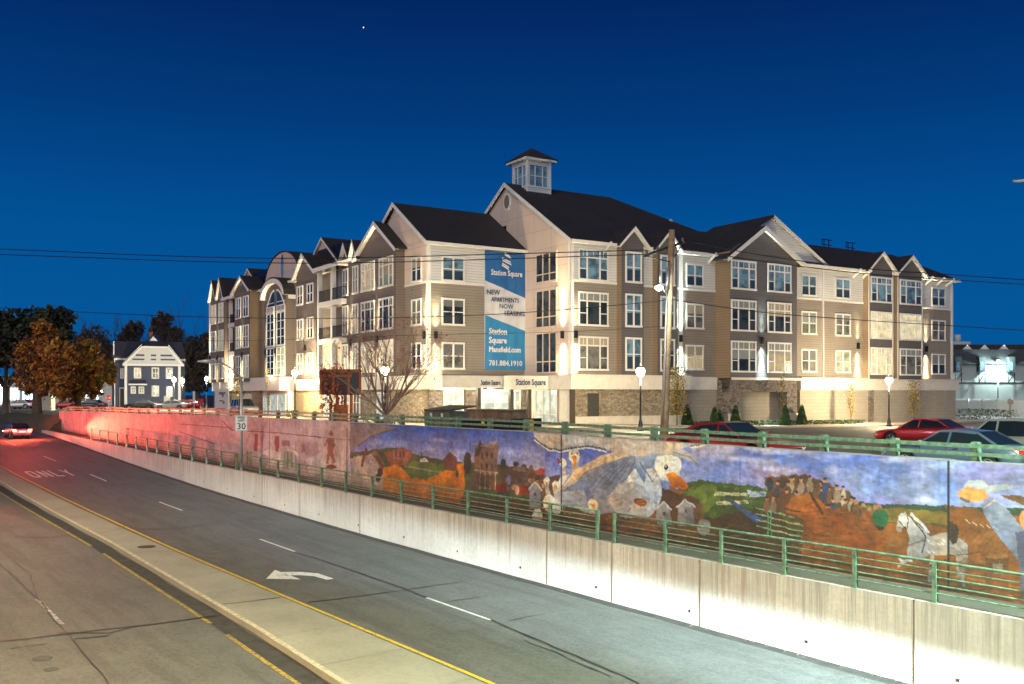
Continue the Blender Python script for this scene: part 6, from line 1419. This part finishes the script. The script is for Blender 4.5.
t=thing('sandwich_board','blue and white rounded sandwich board sign before the glass entrance','sign',gpt(482,71)); m=MB(); m.prism([(-.45,0,.1),(.45,0,.1),(.4,.15,1.15),(-.4,.15,1.15)],(0,.04,0)); m.build('panel',plain('sandwich_white',(.7,.75,.8),.5,var=0),t); m=MB(); m.prism([(.33*math.cos(a)*1.15,-.02+.09,.95+.26*math.sin(a)) for a in [i*math.pi/8 for i in range(16)]],(0,.03,0)); m.build('emblem',plain('sandwich_blue',(.1,.35,.6),.5,var=0),t)
m=MB(); R=random.Random(2); m.lathe([(.2,0),(.32,.4)],n=10)
for i in range(160): leafquad(m,Vector((R.gauss(0,.3),R.gauss(0,.25),.5+R.gauss(0,.12))),.07,R,1)
o=m.build('flower_planter',['fascia' and M['plinth'],rl[1]],loc=gpt(519,70)); tag(o,'planter of orange red flowers by the entrance post','planter')
# ================================================================== VEHICLES
def car(name,label,cat,loc,rotz,paint,L=4.75,Wd=1.8,Hh=1.42,style='sedan',lit=(0,0),group=None,detail=True):
    t=thing(name,label,cat,loc,rotz,group); hl=L/2; hw=Wd/2
    # body loft: front at +x
    if style=='sedan': deck=[(-hl,.55,.80),(-hl+.08,.35,.96),(-hl*.62,.25,1.02),(0,.2,.97),(hl*.42,.2,.93),(hl*.8,.25,.80),(hl-.1,.3,.70),(hl,.42,.56)]
    elif style=='coupe': deck=[(-hl,.55,.82),(-hl+.08,.35,.93),(-hl*.62,.25,.98),(0,.2,.93),(hl*.3,.2,.90),(hl*.75,.25,.80),(hl-.1,.3,.70),(hl,.42,.56)]
    else: deck=[(-hl,.5,.95),(-hl+.06,.35,1.08),(-hl*.6,.3,1.1),(0,.3,1.08),(hl*.4,.3,1.06),(hl*.85,.32,1.0),(hl-.08,.35,.88),(hl,.45,.7)]
    m=MB(); rings=[]; wb=hl*.59; xs=sorted(set([-hl,-hl+.08,-hl+.3,hl-.3,hl-.1,hl]+[(-hl+.3)+(L-.6)*i/22 for i in range(23)]))
    wr=.335 if style!='suv' else .38
    for x in xs:
        zb=float(np.interp(x,[d[0] for d in deck],[d[1] for d in deck])); zt=float(np.interp(x,[d[0] for d in deck],[d[2] for d in deck]))
        e=max(0,abs(x)-hl+.55)/.55; w=hw*(1-.14*e*e); 
        for xc in (wb,-wb):
            dx=abs(x-xc)
            if dx<wr+.06: zb=max(zb,wr+math.sqrt(max(0,(wr+.06)**2-dx*dx)))
        zm=zb+(zt-zb)*.45
        rings.append([(x,-w*.9,zb),(x,-w,zb+.04 if zb<zm-.05 else zm-.01),(x,-w*1.0,zm),(x,-w*.97,zt-.09),(x,-w*.86,zt),(x,0,zt+.02),(x,w*.86,zt),(x,w*.97,zt-.09),(x,w,zm),(x,w,zb+.04 if zb<zm-.05 else zm-.01),(x,w*.9,zb)])
    b=len(m.v)
    for r in rings: m.v+=r
    n=11
    for i in range(len(rings)-1):
        for k in range(n-1): m.f.append((b+i*n+k,b+(i+1)*n+k,b+(i+1)*n+k+1,b+i*n+k+1)); m.mi.append(0); m.sm.append(True)
        m.f.append((b+i*n+n-1,b+(i+1)*n+n-1,b+(i+1)*n,b+i*n)); m.mi.append(0); m.sm.append(False)
    m.f.append(tuple(b+k for k in range(n))); m.mi.append(0); m.sm.append(False)
    m.f.append(tuple(b+(len(rings)-1)*n+k for k in range(n))[::-1]); m.mi.append(0); m.sm.append(False)
    body=m.build('body',paint,t)
    # greenhouse profile
    if style=='sedan': prof=[(-hl*.72,1.0),(-hl*.40,Hh-.05),(-hl*.1,Hh),(hl*.10,Hh-.02),(hl*.46,.93)]
    elif style=='coupe': prof=[(-hl*.78,.96),(-hl*.36,Hh-.06),(-hl*.1,Hh),(hl*.05,Hh-.02),(hl*.38,.90)]
    else: prof=[(-hl*.97,1.06),(-hl*.86,Hh-.06),(-hl*.3,Hh),(hl*.12,Hh-.03),(hl*.42,1.05)]
    def gw(z): return hw*(.88-.26*max(0,(z-.95))/(Hh-.95)*.8)
    m=MB(); G=[]
    m.face([(x,-gw(z),z) for x,z in prof],0); m.face([(x,gw(z),z) for x,z in prof][::-1],0)
    for (a,za),(c,zc) in zip(prof,prof[1:]): m.face([(a,-gw(za),za),(a,gw(za),za),(c,gw(zc),zc),(c,-gw(zc),zc)],0)
    m.build('window_glass','carglass',t)
    m=MB() # roof skin and pillars
    P=prof[1:-1]
    for (a,za),(c,zc) in zip(P,P[1:]):
        q=[(a,-gw(za)*1.0,za+.012),(a,gw(za),za+.012),(c,gw(zc),zc+.012),(c,-gw(zc),zc+.012)]; m.face(q,0,True)
    def strut(x0,z0,x1,z1,w):
        for sg in (-1,1):
            y0,y1=sg*(gw(z0)+.008),sg*(gw(z1)+.008); m.face([(x0-w,y0,z0),(x0+w,y0,z0),(x1+w,y1,z1),(x1-w,y1,z1)],0)
            # wrap
    strut(prof[0][0]+.06,prof[0][1],prof[1][0]+.0,prof[1][1],.07 if style!='coupe' else .16); strut(prof[-1][0]-.03,prof[-1][1],prof[-2][0]-.03,prof[-2][1],.045)
    strut(-.02*hl,.98,-.04*hl,Hh-.02,.04)
    if style=='suv': strut(-hl*.5,1.05,-hl*.48,Hh-.02,.06)
    for sg in (-1,1):  # roof rails over windows
        for (a,za),(c,zc) in zip(P,P[1:]): m.face([(a,sg*(gw(za)+.01),za+.012),(c,sg*(gw(zc)+.01),zc+.012),(c,sg*(gw(zc-.08)+.01),zc-.07),(a,sg*(gw(za-.08)+.01),za-.07)],0)
    m.build('roof',paint,t)
    for sx in (wb,-wb):
        for sg in (-1,1):
            y=sg*(hw-.13); m=MB(); m.tube([(sx,y-.11,wr),(sx,y+.11,wr)],wr,22); wl=m.build('wheel','rubber',t)
            m=MB(); yo=y+sg*.115
            for k in range(5):
                a=2*math.pi*k/5; 
                m.prism([(sx+math.cos(a-.35)*.05,yo,wr+math.sin(a-.35)*.05),(sx+math.cos(a-.16)*wr*.66,yo,wr+math.sin(a-.16)*wr*.66),(sx+math.cos(a+.16)*wr*.66,yo,wr+math.sin(a+.16)*wr*.66),(sx+math.cos(a+.35)*.05,yo,wr+math.sin(a+.35)*.05)],(0,sg*.015,0))
            rr=[(sx+math.cos(k*.3142)*wr*.68,yo-sg*.02,wr+math.sin(k*.3142)*wr*.68) for k in range(20)]; m.tube(rr+[rr[0]],.022,5)
            m.build('rim','rim',wl)
    for sg in (-1,1):
        m=MB(); z=float(np.interp(hl-.2,[d[0] for d in deck],[d[2] for d in deck])); m.prism([(hl-.30,sg*hw*.93,z-.06),(hl-.07,sg*hw*.80,z-.1),(hl-.02,sg*hw*.6,z-.16),(hl-.02,sg*hw*.6,z-.28),(hl-.09,sg*hw*.86,z-.25)],(.035,sg*.03,0)); m.build('headlight','headlit' if lit[0] else 'headlamp',t)
        m=MB(); z=deck[1][2]; m.prism([(-hl+.28,sg*hw*.93,z-.05),(-hl+.02,sg*hw*.84,z-.08),(-hl-.01,sg*hw*.55,z-.1),(-hl-.01,sg*hw*.55,z-.25),(-hl+.02,sg*hw*.86,z-.25)],(-.03,sg*.03,0)); m.build('taillight','redlit' if lit[1] else 'redlamp',t)
        m=MB(); m.tube([(hl*.36,sg*hw*.9,1.0),(hl*.33,sg*(hw+.1),1.03)],[.03,.075],8); m.build('wing_mirror',paint,t)
    if detail:
        m=MB(); m.box(hl-.04,hl+.02,-hw*.5,hw*.5,.42,.6); m.build('grille','black',t)
        m=MB(); m.box(-hl-.02,-hl+.02,-.26,.26,.62,.75); m.build('number_plate','plate',t)
        m=MB()
        for sg in (-1,1):
            for x in (-.02*hl,-hl*.42,hl*.36): m=MB(); m.box(x-.008,x+.008,sg*hw*.965-.01,sg*hw*.965+.014,.38,.9); m.build('door_seam','black',t)
            m=MB(); m.box(-hl*.2,-hl*.12,sg*hw-.01,sg*(hw+.015),.84,.87); m.build('door_handle','chrome',t)
    return t
def rcar(name,label,cat,px_c,p,paint,flip=False,zoff=0,road=False,**k):
    s=s_at(p,px_c); w=rw(s,p,0); z=zr(s) if road else gz(w.x,w.y); return car(name,label,cat,(w.x,w.y,z+zoff),RROT+(math.pi if flip else 0),paint,**k)
red=carpaint('red_paint',(.42,.012,.015)); blu=carpaint('blue_grey_paint',(.16,.2,.27),.5); mar=carpaint('maroon_paint',(.30,.012,.018)); bei=carpaint('champagne_paint',(.45,.38,.30),.4); slv=carpaint('silver_paint',(.5,.5,.5),.6); drk=carpaint('dark_paint',(.02,.022,.03)); wht=carpaint('white_car_paint',(.7,.7,.68),0)
rcar('parked_sedan','bright red four door sedan parked behind the blue grey sedan','car',925,47.8,red,L=4.9,Hh=1.45)
rcar('parked_sedan','blue grey sedan parked just behind the guardrail at the right','car',958,31.3,blu,L=4.75,Hh=1.45)
rcar('parked_suv','champagne SUV with dark windows parked at the right edge behind the blue grey sedan','car',1004,38.5,bei,L=4.8,Wd=1.9,Hh=1.75,style='suv')
rcar('parked_coupe','maroon red two door coupe right behind the guardrail in the middle','car',733,26.4,mar,flip=True,L=4.95,Hh=1.40,style='coupe')
g=gpt(244,100); car('pickup_suv','light grey SUV facing right, parked before the cream panel on the left wing','car',g,math.radians(-58),slv,L=4.8,Wd=1.95,Hh=1.8,style='suv')
for px,Y,a,pt,l,st in ((20,150,175,slv,'silver sedan farthest left under the dark evergreen','sedan'),(31,152,178,red,'red car half hidden by the autumn tree trunk','sedan'),(67,148,175,red,'dark red parked sedan under the autumn trees','sedan'),(91,146,172,drk,'dark navy parked sedan right of the dark red one','sedan'),
   (81,158,176,wht,'white car parked behind the red and navy sedans','suv'),(141,140,185,drk,'dark sedan in front of the bay window of the blue house','sedan'),(172,138,178,wht,'white sedan under the twin lamps','sedan'),(186,139,180,red,'red car right of the twin lamps','sedan')):
    car('parked_car',l,'car',gpt(px,Y),math.radians(a),pt,style=st,group='cars parked along the far street',Hh=1.45 if st=='sedan' else 1.7,detail=False)
# resting cars added so their lamps give the light of passing traffic
def roadcar(label,s,p,paint,flip=False,red_power=0,head_power=0,**k):
    w=rw(s,p,zr(s)); t=car('car',label,'car',w,RROT+(math.pi if flip else 0),paint,lit=(1,1),**k); hl=k.get('L',4.75)/2
    slope=math.atan2(zr(s+3)-zr(s-3),6)
    for sg in (-1,1):
        if red_power:
          rb=light('SPOT','added_tail_glow',(-hl-.15,sg*.7,.85),t,red_power,(1,.10,.05),.1,rot=(math.radians(92.5),0,math.pi/2+math.radians(14)),spot_size=math.radians(120),spot_blend=1.); rb.scale=(1,.13,1); light('POINT','added_tail_glow',(-hl-.5,sg*.7,.8),t,red_power*.035,(1,.10,.05),.1)  # weak point lamp added to redden the road
        if head_power:
            b=light('SPOT','added_headlamp_beam',(hl+.1,sg*.65,.66),t,head_power,(.66,.9,1),.09,rot=(math.radians(89.3),0,-math.pi/2-math.radians(1.7)),spot_size=math.radians(17),spot_blend=1.); b.scale=(1,.34,1)  # beam shaped to spread a white wash along the low wall
    return t
roadcar('added dark car at the far left of the sunken road with its tail lights glowing red',101,18.3,drk,red_power=11000,head_power=0)
roadcar('added farther silver car up the sunken road in the middle lane with lit tail lights',118,15.0,slv,red_power=2500,head_power=0)
roadcar('added white car with headlights on beside the low wall, just outside the right edge',-10.0,19.2,wht,head_power=300000)
# ================================================================== ADDED STREET LAMPS (put in to light the road and upper street)
def cobra(label,loc,head,pw,col_,sz=120):
    t=thing('street_light',label,'street lamp',loc); q=Vector(head)-Vector(loc)
    m=MB(); m.tube([(0,0,-8),(0,0,q.z-.4)],[.13,.09],10); m.tube([(0,0,q.z-.5),(q.x*.4,q.y*.4,q.z+.1),(q.x,q.y,q.z)],[.06,.05,.04],8); m.build('pole','steel',t)
    m=MB(); m.tube([(q.x*.9,q.y*.9,q.z),(q.x,q.y,q.z),(q.x*1.15,q.y*1.15,q.z-.02)],[.06,.15,.08],8); m.build('lamp_head','steel',t)
    light('SPOT','lamp_glow',(q.x,q.y,q.z-.2),t,pw,col_,.25,rot=(0,0,0),spot_size=math.radians(165),spot_blend=.6)
cobra('added tall street light with a warm lamp left of the road behind the viewer',(-16,8,5),(-10,9,15),22000,(1,.74,.36))
cobra('added tall street light with a greenish lamp right of the road behind the viewer',rw(-2,24.5,5)[:],rw(1,20,16)[:],29000,(.62,1,.80))
cobra('added tall street light with a neutral lamp on the upper street right of the picture',rw(14,58,4.3)[:],rw(14,54,15)[:],7000,(1,.86,.62))
cobra('added street light with a warm lamp along the left side of the sunken road',rw(48,-9,5)[:],rw(48,2,16)[:],9000,(1,.80,.5))
# ================================================================== LIGHT
w=bpy.data.worlds.new('World'); SC.world=w; w.use_nodes=True; nt=w.node_tree; bg=nt.nodes['Background']
sky=nt.nodes.new('ShaderNodeTexSky'); sky.sky_type='NISHITA'; sky.sun_disc=False; sky.sun_elevation=math.radians(-4.5); sky.sun_rotation=math.radians(200); sky.ozone_density=3.0; sky.air_density=1.; sky.dust_density=.3
tc=nt.nodes.new('ShaderNodeTexCoord'); sp=nt.nodes.new('ShaderNodeSeparateXYZ'); nt.links.new(tc.outputs['Generated'],sp.inputs[0])
rp=nt.nodes.new('ShaderNodeValToRGB'); nt.links.new(sp.outputs[2],rp.inputs[0]); e=rp.color_ramp.elements
stops=[(0.,(.001,.088,.29)),(.07,(.0008,.088,.30)),(.16,(.0005,.078,.285)),(.276,(.0005,.040,.185)),(.38,(.0006,.019,.112)),(1,(.001,.006,.04))]
while len(e)<len(stops): e.new(.5)
for i,(p_,c_) in enumerate(stops): e[i].position=p_; e[i].color=(*c_,1)
mx=nt.nodes.new('ShaderNodeMix'); mx.data_type='RGBA'; mx.blend_type='ADD'; mx.inputs[0].default_value=.05
nt.links.new(rp.outputs[0],mx.inputs[6]); nt.links.new(sky.outputs[0],mx.inputs[7]); nt.links.new(mx.outputs[2],bg.inputs[0]); bg.inputs[1].default_value=.48
dusk_fill=light('SUN','dusk_fill',(0,-30,60),None,.62,(1,.91,.82)); dusk_fill.data.angle=math.radians(55);  # soft fill lamp added for neutral light at dusk, no visible sun
d=Vector((.28,.80,-.33)); dusk_fill.rotation_euler=d.to_track_quat('-Z','Y').to_euler()
SC.view_settings.view_transform='Standard'; SC.view_settings.look='None'; SC.view_settings.exposure=1.15; SC.view_settings.gamma=1
SC.cycles.use_denoising=True; SC.cycles.max_bounces=5; SC.cycles.diffuse_bounces=2; SC.cycles.glossy_bounces=2; SC.cycles.transmission_bounces=2; SC.cycles.sample_clamp_indirect=3; SC.cycles.sample_clamp_direct=30; SC.cycles.use_light_tree=True
# a planet-like star
m=MB(); m.lathe([(.2,-.4),(.45,0),(.2,.4)],n=8); o=m.build('star',emitmat('star_light',(1,1,1),2.),loc=wpt(363.5,27.5,900)); o['kind']='structure'
print('windows',NW[0])
